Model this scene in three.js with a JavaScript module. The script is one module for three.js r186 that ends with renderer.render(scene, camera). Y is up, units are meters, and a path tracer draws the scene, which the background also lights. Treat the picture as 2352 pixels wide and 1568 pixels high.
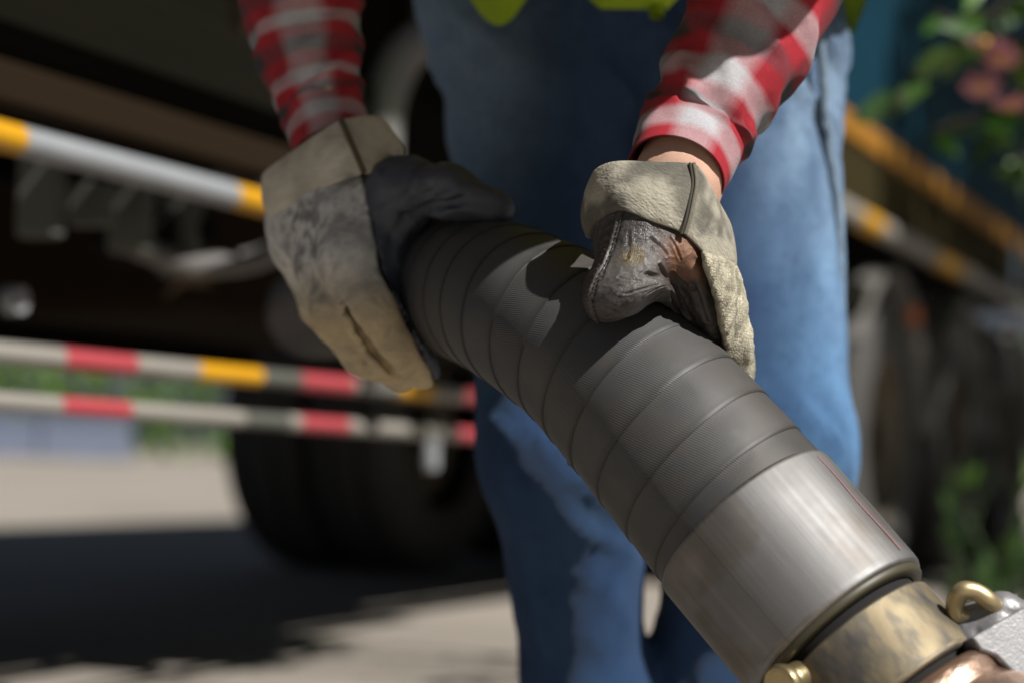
import * as THREE from 'three';
import { RoundedBoxGeometry } from 'three/addons/geometries/RoundedBoxGeometry.js';
import { mergeGeometries } from 'three/addons/utils/BufferGeometryUtils.js';

// ---------------------------------------------------------------- camera, sky, sun, exposure
const scene = new THREE.Scene();
const camera = new THREE.PerspectiveCamera(19.45, 1024 / 682, 0.05, 400);
camera.position.set(0, 0.42, 0);
camera.rotation.order = 'YXZ';
camera.rotation.x = Math.atan(253 / 4573);
camera.rotateZ(0.032);
camera.focus = 1.205;
camera.userData.fStop = 3.7;
camera.updateMatrixWorld(true);

const SUN = new THREE.Vector3(0.52, 0.75, 0.45).normalize();
{ // clear summer sky, paler towards the horizon and round the sun
  const w = 256, h = 128, d = new Float32Array(w * h * 4), v = new THREE.Vector3();
  for (let j = 0; j < h; j++) for (let i = 0; i < w; i++) {
    const up = ((j + 0.5) / h - 0.5) * Math.PI, a = ((i + 0.5) / w - 0.5) * 2 * Math.PI;
    v.set(Math.cos(up) * Math.cos(a), Math.sin(up), Math.cos(up) * Math.sin(a));
    const t = Math.pow(1 - Math.max(0, v.y), 2.2), c = Math.max(0, v.dot(SUN)), g = 0.45 * Math.pow(c, 6) + 0.9 * Math.pow(c, 60), k = (j * w + i) * 4, lo = v.y < 0 ? 0.55 : 1;
    d[k] = (0.30 + 0.50 * t + g) * lo; d[k + 1] = (0.43 + 0.42 * t + g * 0.97) * lo; d[k + 2] = (0.68 + 0.25 * t + g * 0.88) * lo; d[k + 3] = 1;
  }
  const t = new THREE.DataTexture(d, w, h, THREE.RGBAFormat, THREE.FloatType);
  t.mapping = THREE.EquirectangularReflectionMapping; t.magFilter = THREE.LinearFilter; t.needsUpdate = true;
  scene.background = scene.environment = t;
  scene.backgroundIntensity = scene.environmentIntensity = 0.105;
}
const sun = new THREE.DirectionalLight(new THREE.Color(1, 0.96, 0.905), 5.0);
sun.position.copy(SUN).multiplyScalar(20).add(new THREE.Vector3(0, 0, -3));
sun.target.position.set(0, 0, -3);
sun.castShadow = true;
sun.shadow.camera.left = sun.shadow.camera.bottom = -12;
sun.shadow.camera.right = sun.shadow.camera.top = 12;
sun.shadow.mapSize.set(2048, 2048);
scene.add(sun, sun.target);
const renderer = new THREE.WebGLRenderer({ antialias: true });
renderer.setSize(1024, 682);
renderer.shadowMap.enabled = true;
renderer.toneMapping = THREE.LinearToneMapping;
renderer.toneMappingExposure = 1.36;

// ---------------------------------------------------------------- helpers
const V = (x, y, z) => new THREE.Vector3(x, y, z);
const F = 4573;
// a point of the place, measured by where it lies in a 2352 x 1568 view and how far along the view it is
const P = (x, y, z) => V((x - 1176) / F * z, (784 - y) / F * z, -z).applyMatrix4(camera.matrixWorld);
let seed = 12345;
const rnd = () => { seed = (seed * 1664525 + 1013904223) >>> 0; return seed / 4294967296; };
const rr = (a, b) => a + (b - a) * rnd();
const clamp = (x, a = 0, b = 1) => Math.min(b, Math.max(a, x));
const sstep = (a, b, x) => { const t = clamp((x - a) / (b - a)); return t * t * (3 - 2 * t); };
const lerp = (a, b, t) => a + (b - a) * t;
const hash3 = (x, y, z) => { let h = (x * 374761393 + y * 668265263 + z * 2147483647) | 0; h = Math.imul(h ^ (h >>> 13), 1274126177); return ((h ^ (h >>> 16)) >>> 0) / 4294967296; };
function noise3(x, y, z) {
  const xi = Math.floor(x), yi = Math.floor(y), zi = Math.floor(z);
  let a = x - xi, b = y - yi, c = z - zi; a = a * a * (3 - 2 * a); b = b * b * (3 - 2 * b); c = c * c * (3 - 2 * c);
  const h = (i, j, k) => hash3(xi + i, yi + j, zi + k);
  return lerp(lerp(lerp(h(0, 0, 0), h(1, 0, 0), a), lerp(h(0, 1, 0), h(1, 1, 0), a), b), lerp(lerp(h(0, 0, 1), h(1, 0, 1), a), lerp(h(0, 1, 1), h(1, 1, 1), a), b), c);
}
const fbm3 = (x, y, z, o = 4) => { let s = 0, w = 0.5, t = 0; for (let i = 0; i < o; i++) { s += w * noise3(x, y, z); t += w; w *= 0.5; x = x * 2.03 + 7.1; y = y * 2.03 + 3.7; z = z * 2.03 + 1.3; } return s / t; };
// tiling noise for textures: u, v in 0..1, n cells a side
const noiseT = (u, v, n, s = 0, m = n) => {
  const x = u * n, y = v * m, xi = Math.floor(x), yi = Math.floor(y);
  let a = x - xi, b = y - yi; a = a * a * (3 - 2 * a); b = b * b * (3 - 2 * b);
  const h = (i, j) => hash3((((xi + i) % n) + n) % n, (((yi + j) % m) + m) % m, 17 + s);
  return lerp(lerp(h(0, 0), h(1, 0), a), lerp(h(0, 1), h(1, 1), a), b);
};
const fbmT = (u, v, n, o = 4, s = 0) => { let r = 0, w = 0.5, t = 0; for (let i = 0; i < o; i++) { r += w * noiseT(u, v, n, s + i * 5); t += w; w *= 0.5; n *= 2; } return r / t; };
// distance to the nearest of jittered points, tiling; gives cell-like leather grain
const cellT = (u, v, n, s = 0) => {
  const x = u * n, y = v * n, xi = Math.floor(x), yi = Math.floor(y); let d1 = 9, d2 = 9;
  for (let j = -1; j < 2; j++) for (let i = -1; i < 2; i++) {
    const cx = (((xi + i) % n) + n) % n, cy = (((yi + j) % n) + n) % n;
    const d = Math.hypot(xi + i + hash3(cx, cy, s) - x, yi + j + hash3(cx, cy, s + 9) - y);
    if (d < d1) { d2 = d1; d1 = d; } else if (d < d2) d2 = d;
  }
  return d2 - d1;
};
function tex(n, f, srgb, m = n) {
  const a = new Uint8Array(n * m * 4);
  for (let j = 0; j < m; j++) for (let i = 0; i < n; i++) {
    const c = f(i / n, j / m), k = (j * n + i) * 4;
    for (let q = 0; q < 3; q++) { const x = Array.isArray(c) ? c[q] : c; a[k + q] = Math.round(255 * clamp(srgb ? (x <= 0.0031308 ? x * 12.92 : 1.055 * Math.pow(x, 1 / 2.4) - 0.055) : x)); }
    a[k + 3] = 255;
  }
  const t = new THREE.DataTexture(a, n, m);
  t.wrapS = t.wrapT = THREE.RepeatWrapping; t.magFilter = THREE.LinearFilter; t.minFilter = THREE.LinearMipmapLinearFilter; t.generateMipmaps = true;
  if (srgb) t.colorSpace = THREE.SRGBColorSpace;
  t.needsUpdate = true;
  return t;
}
const rep = (t, x, y = x) => { const c = t.clone(); c.repeat.set(x, y); c.needsUpdate = true; return c; };
const rgb = (r, g, b) => new THREE.Color().setRGB(r, g, b);
const mat = (r, g, b, rough, o = {}) => new THREE.MeshStandardMaterial({ color: rgb(r, g, b), roughness: rough, side: THREE.DoubleSide, ...o });

// dull dark paint, dust and grime: hardly any shine
const dull = (r, g, b, o = {}) => new THREE.MeshPhysicalMaterial({ color: rgb(r, g, b), roughness: 0.95, specularIntensity: 0.15, side: THREE.DoubleSide, ...o });
const counts = {};
const numbered = (n) => { const k = counts[n] = (counts[n] ?? -1) + 1; return k ? `${n}_${String(k).padStart(3, '0')}` : n; };
function shade(o) { o.castShadow = o.receiveShadow = true; return o; }
function tag(o, label, category, group, kind) { if (label) o.userData.label = label; if (category) o.userData.category = category; if (group) o.userData.group = group; if (kind) o.userData.kind = kind; return o; }
function thing(name, label, category, pos = V(0, 0, 0), turn = 0, group) {
  const o = new THREE.Group(); o.name = numbered(name); o.position.copy(pos); o.rotation.y = turn; scene.add(o); o.updateMatrixWorld(true);
  return tag(o, label, category, group);
}
// adds a mesh under parent; its geometry may be given in world coordinates (world = true)
function part(name, geo, m, parent = scene, world = false) {
  if (Array.isArray(geo)) geo = geo.length > 1 ? mergeGeometries(geo.map((g) => { g = g.index ? g.toNonIndexed() : g; for (const k of Object.keys(g.attributes)) if (!['position', 'normal', 'uv'].includes(k)) g.deleteAttribute(k); return g; })) : geo[0];
  if (world && parent !== scene) { parent.updateWorldMatrix(true, false); geo = geo.clone().applyMatrix4(parent.matrixWorld.clone().invert()); }
  const o = shade(new THREE.Mesh(geo, m)); o.name = parent === scene ? numbered(name) : name; parent.add(o); return o;
}
const box = (sx, sy, sz, x = 0, y = 0, z = 0, r = 0.006) => new RoundedBoxGeometry(sx, sy, sz, 2, Math.min(r, sx / 2.1, sy / 2.1, sz / 2.1)).translate(x, y, z);
const tube = (pts, r, n = 40, k = 10, closed = false) => new THREE.TubeGeometry(new THREE.CatmullRomCurve3(pts, closed), n, r, k, closed);
// a rounded rod between two points
const rod = (a, b, r, k = 16) => { const g = new THREE.CylinderGeometry(r, r, a.distanceTo(b), k); g.applyQuaternion(new THREE.Quaternion().setFromUnitVectors(V(0, 1, 0), b.clone().sub(a).normalize())); return g.translate((a.x + b.x) / 2, (a.y + b.y) / 2, (a.z + b.z) / 2); };

// grid of points (rows of equal length) to a surface; wrap joins last column to first
function grid(rows, uvs, wrap = true) {
  const m = rows[0].length, n = rows.length, pos = [], uv = [], idx = [], w = wrap ? m + 1 : m;
  for (let i = 0; i < n; i++) for (let j = 0; j < w; j++) { const p = rows[i][j % m]; pos.push(p.x, p.y, p.z); uv.push(...uvs(i, j)); }
  for (let i = 0; i < n - 1; i++) for (let j = 0; j < w - 1; j++) { const a = i * w + j; idx.push(a, a + 1, a + w, a + 1, a + w + 1, a + w); }
  const g = new THREE.BufferGeometry();
  g.setAttribute('position', new THREE.Float32BufferAttribute(pos, 3)); g.setAttribute('uv', new THREE.Float32BufferAttribute(uv, 2)); g.setIndex(idx); g.computeVertexNormals();
  if (wrap) { // one normal on both sides of the joint
    const N = g.attributes.normal;
    for (let i = 0; i < n; i++) { const a = i * w, b = a + m, v = V(N.getX(a) + N.getX(b), N.getY(a) + N.getY(b), N.getZ(a) + N.getZ(b)).normalize(); N.setXYZ(a, v.x, v.y, v.z); N.setXYZ(b, v.x, v.y, v.z); }
  }
  return g;
}

// ---------------------------------------------------------------- rounded bodies from distance fields
const bone = (a, b, ra, rb = ra) => { const x = b.x - a.x, y = b.y - a.y, z = b.z - a.z, L = x * x + y * y + z * z; return (px, py, pz) => { const qx = px - a.x, qy = py - a.y, qz = pz - a.z, h = clamp((qx * x + qy * y + qz * z) / L); return Math.hypot(qx - x * h, qy - y * h, qz - z * h) - (ra + (rb - ra) * h); }; };
const ball = (c, r) => (x, y, z) => Math.hypot(x - c.x, y - c.y, z - c.z) - r;
const smin = (a, b, k) => { const h = Math.max(k - Math.abs(a - b), 0) / k; return Math.min(a, b) - h * h * k / 4; };
const smax = (a, b, k) => -smin(-a, -b, k);
const join = (k, ...f) => (x, y, z) => { let d = f[0](x, y, z); for (let i = 1; i < f.length; i++) d = smin(d, f[i](x, y, z), k); return d; };
const chain = (pts, rs, k) => join(k, ...pts.slice(1).map((p, i) => bone(pts[i], p, rs[i], rs[i + 1])));
function bounds(pts, r) { const b = new THREE.Box3().setFromPoints(pts); return b.expandByScalar(r); }
// surface nets
function mesher(f, b, h) {
  const nx = Math.ceil((b.max.x - b.min.x) / h) + 2, ny = Math.ceil((b.max.y - b.min.y) / h) + 2, nz = Math.ceil((b.max.z - b.min.z) / h) + 2;
  const val = new Float32Array(nx * ny * nz).fill(1), B = 6, at = (i, j, k) => (k * ny + j) * nx + i;
  for (let K = 0; K < nz; K += B) for (let J = 0; J < ny; J += B) for (let I = 0; I < nx; I += B) {
    const c = f(b.min.x + (I + B / 2) * h, b.min.y + (J + B / 2) * h, b.min.z + (K + B / 2) * h), far = Math.abs(c) > B * h * 1.4;
    for (let k = K; k < Math.min(K + B, nz); k++) for (let j = J; j < Math.min(J + B, ny); j++) for (let i = I; i < Math.min(I + B, nx); i++)
      val[at(i, j, k)] = far ? c : f(b.min.x + i * h, b.min.y + j * h, b.min.z + k * h);
  }
  const cell = new Int32Array(nx * ny * nz).fill(-1), pos = [], idx = [];
  const E = [[0, 1], [2, 3], [4, 5], [6, 7], [0, 2], [1, 3], [4, 6], [5, 7], [0, 4], [1, 5], [2, 6], [3, 7]], v = new Float32Array(8);
  for (let k = 0; k < nz - 1; k++) for (let j = 0; j < ny - 1; j++) for (let i = 0; i < nx - 1; i++) {
    let s = 0; for (let c = 0; c < 8; c++) { v[c] = val[at(i + (c & 1), j + (c >> 1 & 1), k + (c >> 2))]; if (v[c] < 0) s++; }
    if (s === 0 || s === 8) continue;
    let x = 0, y = 0, z = 0, n = 0;
    for (const [a, c] of E) if ((v[a] < 0) !== (v[c] < 0)) { const t = v[a] / (v[a] - v[c]); x += lerp(a & 1, c & 1, t); y += lerp(a >> 1 & 1, c >> 1 & 1, t); z += lerp(a >> 2, c >> 2, t); n++; }
    cell[at(i, j, k)] = pos.length / 3; pos.push(b.min.x + (i + x / n) * h, b.min.y + (j + y / n) * h, b.min.z + (k + z / n) * h);
  }
  const quad = (a, b2, c, d, flip) => { if (a < 0 || b2 < 0 || c < 0 || d < 0) return; flip ? idx.push(a, c, b2, a, d, c) : idx.push(a, b2, c, a, c, d); };
  for (let k = 1; k < nz - 1; k++) for (let j = 1; j < ny - 1; j++) for (let i = 1; i < nx - 1; i++) {
    const o = val[at(i, j, k)] < 0;
    if (o !== val[at(i + 1, j, k)] < 0) quad(cell[at(i, j - 1, k - 1)], cell[at(i, j, k - 1)], cell[at(i, j, k)], cell[at(i, j - 1, k)], !o);
    if (o !== val[at(i, j + 1, k)] < 0) quad(cell[at(i - 1, j, k - 1)], cell[at(i - 1, j, k)], cell[at(i, j, k)], cell[at(i, j, k - 1)], !o);
    if (o !== val[at(i, j, k + 1)] < 0) quad(cell[at(i - 1, j - 1, k)], cell[at(i, j - 1, k)], cell[at(i, j, k)], cell[at(i - 1, j, k)], !o);
  }
  const g = new THREE.BufferGeometry(); g.setAttribute('position', new THREE.Float32BufferAttribute(pos, 3)); g.setIndex(idx); g.computeVertexNormals();
  return g;
}
// moves the surface along its normals by d(x, y, z, nx, ny, nz)
function dent(g, d) {
  const p = g.attributes.position, n = g.attributes.normal;
  for (let i = 0; i < p.count; i++) { const x = p.getX(i), y = p.getY(i), z = p.getZ(i), a = n.getX(i), b = n.getY(i), c = n.getZ(i), q = d(x, y, z, a, b, c); p.setXYZ(i, x + a * q, y + b * q, z + c * q); }
  g.computeVertexNormals(); return g;
}
function paint(g, f) { const p = g.attributes.position, n = g.attributes.normal, c = []; for (let i = 0; i < p.count; i++) c.push(...f(p.getX(i), p.getY(i), p.getZ(i), n.getX(i), n.getY(i), n.getZ(i))); g.setAttribute('color', new THREE.Float32BufferAttribute(c, 3)); return g; }
// uv in metres, each face laid on the plane it faces most
function boxUV(g) {
  if (g.index) g = g.toNonIndexed(); const p = g.attributes.position, uv = new Float32Array(p.count * 2), A = V(), B = V(), C = V();
  for (let i = 0; i < p.count; i += 3) {
    A.fromBufferAttribute(p, i); B.fromBufferAttribute(p, i + 1).sub(A); C.fromBufferAttribute(p, i + 2).sub(A); B.cross(C);
    const ax = Math.abs(B.x), ay = Math.abs(B.y), az = Math.abs(B.z), m = ax > ay && ax > az ? 0 : ay > az ? 1 : 2;
    for (let k = i; k < i + 3; k++) { uv[k * 2] = m === 0 ? p.getZ(k) : p.getX(k); uv[k * 2 + 1] = m === 1 ? p.getZ(k) : p.getY(k); }
  }
  g.setAttribute('uv', new THREE.BufferAttribute(uv, 2)); return g;
}
// where the sight line through a pixel meets a distance field
function meet(f, px, py, from = 1) { const a = P(px, py, 0.01), d = P(px, py, 1).sub(a).normalize(); let t = from; for (let i = 0; i < 200; i++) { const q = f(a.x + d.x * t, a.y + d.y * t, a.z + d.z * t); if (q < 2e-4) break; t += Math.max(q * 0.7, 1e-4); if (t > 3) break; } return a.addScaledVector(d, t); }

// ---------------------------------------------------------------- textures
const T = {
  leather: tex(512, (u, v) => 0.55 * clamp(cellT(u, v, 48) * 1.6) + 0.25 * clamp(cellT(u, v, 22, 3) * 1.5) + 0.2 * fbmT(u, v, 6, 4)),
  suede: tex(512, (u, v) => 0.6 * fbmT(u, v, 40, 3, 2) + 0.4 * fbmT(u, v, 9, 3, 5)),
  suedeColor: tex(512, (u, v) => { const a = 0.78 + 0.30 * fbmT(u, v, 12, 5, 8) + 0.1 * (hash3(Math.round(u * 512), Math.round(v * 512), 3) - 0.5); return [a, a * 0.995, a * 0.98]; }),
  twill: tex(256, (u, v) => 0.5 + 0.35 * Math.sin((u * 32 + v * 32) * 2 * Math.PI) + 0.3 * (noiseT(u, v, 64, 4) - 0.5)),
  denim: tex(512, (u, v) => { const a = 0.72 + 0.5 * fbmT(u, v, 24, 4, 3) + 0.25 * (noiseT(u, v, 128, 6, 16) - 0.5); return [a * 0.97, a, a * 1.02]; }),
  weave: tex(256, (u, v) => 0.5 + 0.25 * Math.sin(u * 64 * Math.PI * 2) + 0.25 * Math.sin(v * 64 * Math.PI * 2)),
  scratch: tex(512, (u, v) => 0.45 + 0.3 * fbmT(u, v, 5, 5, 2) + 0.25 * noiseT(u, v, 160, 7, 3) * noiseT(u, v, 40, 8, 40)),
  mottle: tex(512, (u, v) => fbmT(u, v, 6, 6, 4)),
};
// woven imprint on the rubber: fine lines laid slantwise, rubbed away in places
T.rib = tex(1024, (u, v) => { const w = sstep(0.38, 0.62, fbmT(u, v, 4, 4, 12)); return 0.5 + (0.1 + 0.4 * w) * Math.sin(2 * Math.PI * (u * 72)) * 0.95 + 0.12 * (fbmT(u, v, 50, 3, 1) - 0.5); });
T.rubber = tex(1024, (u, v) => {
  const w = sstep(0.38, 0.62, fbmT(u, v, 4, 4, 12)), l = Math.sin(2 * Math.PI * u * 72) * (0.02 + 0.07 * w), s = fbmT(u, v, 5, 6, 31), dust = sstep(0.5, 0.75, fbmT(u, v, 7, 6, 50)), speck = hash3(Math.round(u * 1024 / 2), Math.round(v * 1024 / 2), 8) > 0.9993 ? 0.5 : 0;
  const a = 0.88 + 0.22 * s + l + speck; return [a * (0.98 + 0.06 * dust) * 0.8, a * (0.975 + 0.02 * dust) * 0.8, a * (0.97 - 0.02 * dust) * 0.8];
}, true);
// plaid of red, white and black threads
T.plaid = tex(512, (u, v) => {
  const th = (t) => { t -= Math.floor(t); return t < 0.22 ? [0.50, 0.018, 0.036] : t < 0.48 ? [0.66, 0.66, 0.70] : t < 0.74 ? [0.50, 0.018, 0.036] : [0.045, 0.052, 0.062]; };
  const edge = (t) => { const k = [-0.04, -0.028, -0.016, -0.006, 0.006, 0.016, 0.028, 0.04].map((d) => th(t + d)); return [0, 1, 2].map((i) => k.reduce((s, x) => s + x[i], 0) / 8); };
  const a = edge(u + 0.006 * (noiseT(u, v, 60, 2) - 0.5)), b = edge(v), tw = 0.5 + 0.22 * Math.sin(2 * Math.PI * 90 * (u + v)), n = 0.88 + 0.24 * noiseT(u, v, 128, 9);
  return a.map((x, i) => lerp(x, b[i], tw) * n);
}, true);
T.ground = tex(1024, (u, v) => { const a = 0.8 + 0.3 * fbmT(u, v, 6, 6, 9) + 0.18 * (hash3(Math.round(u * 1024), Math.round(v * 1024), 5) - 0.5) - 0.12 * sstep(0.6, 0.75, fbmT(u, v, 3, 5, 77)); return [a, a * 0.985, a * 0.96]; });

// ---------------------------------------------------------------- ground
const asphalt = mat(0.29, 0.262, 0.23, 0.95, { map: rep(T.ground, 60), bumpMap: rep(T.ground, 200), bumpScale: 0.004 });
{ const g = new THREE.PlaneGeometry(360, 360, 1, 1).rotateX(-Math.PI / 2); const o = part('ground', g, asphalt); o.position.set(0, 0, -60); tag(o, null, null, null, 'structure'); }

// ---------------------------------------------------------------- the truck
const TR = thing('truck', 'long blue and yellow truck with dark undercarriage standing behind the man', 'truck', V(1.685, 0, -7.6), THREE.MathUtils.degToRad(67));
TR.updateMatrixWorld(true);
const trInv = TR.matrixWorld.clone().invert();
// where the sight line through a pixel meets the upright plane at depth w into the truck (0 = near flank); returns truck coordinates
function onFlank(px, py, w) { const a = P(px, py, 0.01).applyMatrix4(trInv), d = P(px, py, 5).applyMatrix4(trInv).sub(a), t = (w - a.z) / d.z; return a.addScaledVector(d, t); }
const M = {
  blue: new THREE.MeshPhysicalMaterial({ color: rgb(0.001, 0.028, 0.05), roughness: 0.8, specularIntensity: 0.25, side: THREE.DoubleSide, map: rep(T.suedeColor, 1) }), yellow: mat(0.30, 0.13, 0.003, 0.7), olive: dull(0.032, 0.026, 0.010, { map: rep(T.suedeColor, 1) }),
  frame: dull(0.008, 0.007, 0.005, { map: rep(T.suedeColor, 2) }), rusty: dull(0.020, 0.013, 0.007, { map: rep(T.suedeColor, 3) }), tyre: mat(0.07, 0.068, 0.065, 0.85, { bumpMap: rep(T.leather, 6), bumpScale: 0.003 }), rim: mat(0.14, 0.12, 0.09, 0.6, { map: rep(T.suedeColor, 2) }),
  white: mat(0.27, 0.255, 0.23, 0.55, { map: rep(T.suedeColor, 3) }), red: mat(0.42, 0.06, 0.075, 0.5, { map: rep(T.suedeColor, 3) }), amber: mat(0.62, 0.31, 0.006, 0.5, { map: rep(T.suedeColor, 3) }), grey: mat(0.29, 0.31, 0.33, 0.5, { map: rep(T.suedeColor, 2) }), dark: mat(0.085, 0.088, 0.075, 0.7), mud: mat(0.15, 0.145, 0.135, 0.6, { map: rep(T.suedeColor, 2) }), under: dull(0.006, 0.0055, 0.003, { map: rep(T.suedeColor, 2) }), black: dull(0.008, 0.008, 0.008), stay: mat(0.12, 0.115, 0.11, 0.6), orange: mat(0.6, 0.14, 0.02, 0.4), paleblue: mat(0.35, 0.5, 0.68, 0.5),
};
const D = -2.05; // far flank
part('body_panel', box(9.2, 1.0, 0.06, -2.0, 1.99, -0.03), M.blue, TR);
part('body_panel', box(9.2, 1.0, 0.06, -2.0, 1.99, D + 0.03), M.blue, TR);
part('stripe', box(9.2, 0.075, 0.07, -2.0, 1.45, -0.035), M.yellow, TR);
part('skirt', box(5.0, 0.20, 0.05, 0.1, 1.31, -0.04), M.olive, TR);
part('skirt', box(4.2, 0.20, 0.05, -4.5, 1.31, -0.04), M.under, TR);
part('deck', box(9.15, 0.08, 2.0, -2.0, 1.24, D / 2), M.frame, TR);
part('roof_panel', box(9.2, 0.06, 2.05, -2.0, 2.52, D / 2), M.blue, TR);
part('end_panel', box(0.05, 1.2, 2.0, 2.58, 1.9, D / 2), M.blue, TR);
for (const z of [-0.62, -1.42]) part('chassis_rail', box(9.0, 0.24, 0.08, -2.0, 1.03, z), M.frame, TR);
for (let i = 0; i < 8; i++) part('cross_member', box(0.09, 0.16, 0.75, -5.9 + i * 1.1, 1.0, -1.02), M.frame, TR);
part('deck_edge', box(6.0, 0.10, 0.08, -4.2, 0.945, -0.06), M.under, TR);
part('side_box', box(4.6, 0.26, 0.5, -4.3, 1.1, -0.38), M.under, TR);
for (let i = 0; i < 7; i++) part('side_rib', box(0.04, 0.22, 0.03, -6.2 + i * 0.55, 1.1, -0.12), M.rusty, TR);
for (let i = 0; i < 3; i++) part('air_line', tube([V(-6.4, 0.86 + 0.03 * i, -0.5), V(-5.2, 0.80 + 0.05 * i, -0.45), V(-4.6, 0.88, -0.55), V(-3.2, 0.84 + 0.03 * i, -0.5)], 0.012, 60, 8), M.black, TR);
part('side_beam', box(3.4, 0.05, 0.05, -5.1, 0.825, -0.03), M.rusty, TR);
part('tool_box', box(1.7, 0.24, 0.5, -4.0, 0.75, -0.62, 0.03), M.rusty, TR);
part('fuel_tank', box(1.5, 0.40, 0.55, -2.4, 0.88, -1.25, 0.08), M.frame, TR);
part('shield', box(2.6, 0.30, 0.05, -3.4, 0.80, -1.85), M.frame, TR);
part('shield', box(2.6, 0.40, 0.05, -0.5, 0.93, -1.05), M.frame, TR);
for (const [px, py, h] of [[95, 440, 0.12], [300, 500, 0.10], [415, 540, 0.12], [210, 470, 0.06]]) { const p = onFlank(px, py, -0.14); part('bracket', box(0.03, h, 0.06, p.x, p.y, p.z), M.dark, TR); }
{ const p = onFlank(350, 535, -0.2); part('air_valve', [new THREE.CylinderGeometry(0.045, 0.045, 0.12, 20).rotateX(Math.PI / 2).translate(p.x, p.y, p.z), new THREE.CylinderGeometry(0.02, 0.02, 0.2, 12).rotateX(Math.PI / 2).translate(p.x, p.y, p.z)], M.black, TR); }
{ const p = onFlank(35, 690, -0.2); part('reflector', [new THREE.CylinderGeometry(0.018, 0.02, 0.02, 20).rotateX(Math.PI / 2).translate(p.x, p.y, p.z)], M.grey, TR); }
// near guard rail with its bands and bent-back end
function banded(name, pts, r, w, bands, m) { // pts: [px, py] from left to right; bands: [px0, px1, material]
  const a = onFlank(...pts[0], w), b = onFlank(...pts[1], w), y = (x) => lerp(a.y, b.y, (x - a.x) / (b.x - a.x));
  const g = new THREE.Group(); g.name = name; TR.add(g);
  for (const [x0, x1, mm, nm] of bands) { const s0 = onFlank(x0, lerp(pts[0][1], pts[1][1], (x0 - pts[0][0]) / (pts[1][0] - pts[0][0])), w).x, s1 = onFlank(x1, lerp(pts[0][1], pts[1][1], (x1 - pts[0][0]) / (pts[1][0] - pts[0][0])), w).x; part(nm || 'band', rod(V(s0, y(s0), w), V(s1, y(s1), w), r * (nm ? 0.97 : 1), 24), mm, g); }
  return g;
}
{
  const g = banded('guard_rail', [[0, 312], [575, 460]], 0.0175, 0, [[-260, -60, M.grey], [-60, 38, M.amber], [38, 530, M.grey], [530, 605, M.amber], [605, 680, M.grey]]);
  const e = onFlank(600, 465, 0);
  part('rail_end', tube([V(e.x, e.y, e.z), V(e.x + 0.1, e.y - 0.02, e.z), V(e.x + 0.13, e.y - 0.06, e.z - 0.06), V(e.x + 0.02, e.y - 0.085, e.z - 0.12), V(e.x - 0.12, e.y - 0.06, e.z - 0.16)], 0.018, 40, 12), M.stay, g);
  const q = onFlank(515, 385, -0.25), q2 = onFlank(610, 440, -0.02);
  part('stay', rod(q, q2, 0.018), M.stay, TR);
}
banded('guard_rail', [[1900, 462], [2352, 702]], 0.034, 0.0, [[1880, 1965, M.white], [1965, 2010, M.amber], [2010, 2140, M.white], [2140, 2200, M.amber], [2200, 2420, M.white]]);
banded('side_guard', [[0, 810], [1130, 915]], 0.0138, -0.1, [[-200, 0, M.white], [0, 135, M.white], [135, 300, M.red], [300, 445, M.white], [445, 590, M.amber], [590, 682, M.dark, 'sleeve'], [682, 800, M.red], [800, 880, M.white], [880, 985, M.amber], [985, 1055, M.white], [1055, 1200, M.red]]);
banded('side_guard', [[0, 922], [1130, 1002]], 0.0125, -0.1, [[-200, 130, M.white], [130, 288, M.red], [288, 550, M.white], [550, 655, M.dark, 'sleeve'], [655, 682, M.white], [682, 790, M.red], [790, 1042, M.white], [1042, 1128, M.red], [1128, 1165, M.white]]);
{ const p = onFlank(990, 1062, -0.1); part('hanger', box(0.045, 0.07, 0.015, p.x, p.y + 0.02, p.z), M.grey, TR); }
function wheel(x, z, side) { // side: +1 faces the near flank
  const w = new THREE.Group(); w.name = 'wheel'; w.position.set(x, 0.5, z); TR.add(w);
  const prof = [[0.29, -0.13], [0.40, -0.145], [0.47, -0.14], [0.495, -0.11], [0.5, -0.06], [0.485, -0.055], [0.485, -0.045], [0.5, -0.04], [0.5, 0.04], [0.485, 0.045], [0.485, 0.055], [0.5, 0.06], [0.495, 0.11], [0.47, 0.14], [0.40, 0.145], [0.29, 0.13]].map(([r, y]) => new THREE.Vector2(r, y));
  part('tyre', new THREE.LatheGeometry(prof, 64).rotateX(Math.PI / 2), M.tyre, w);
  const rp = [[0.02, 0.02], [0.10, 0.03], [0.11, -0.02], [0.2, -0.06], [0.25, -0.06], [0.27, 0.10], [0.295, 0.125]].map(([r, y]) => new THREE.Vector2(r, y * side));
  part('rim', new THREE.LatheGeometry(rp, 48).rotateX(Math.PI / 2), M.rim, w);
  part('hub', [new THREE.CylinderGeometry(0.07, 0.09, 0.14, 24).rotateX(Math.PI / 2).translate(0, 0, 0.02 * side), ...Array.from({ length: 8 }, (_, i) => new THREE.CylinderGeometry(0.014, 0.014, 0.05, 8).rotateX(Math.PI / 2).translate(0.15 * Math.cos(i * Math.PI / 4), 0.15 * Math.sin(i * Math.PI / 4), -0.02 * side))], M.rusty, w);
  return w;
}
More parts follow.
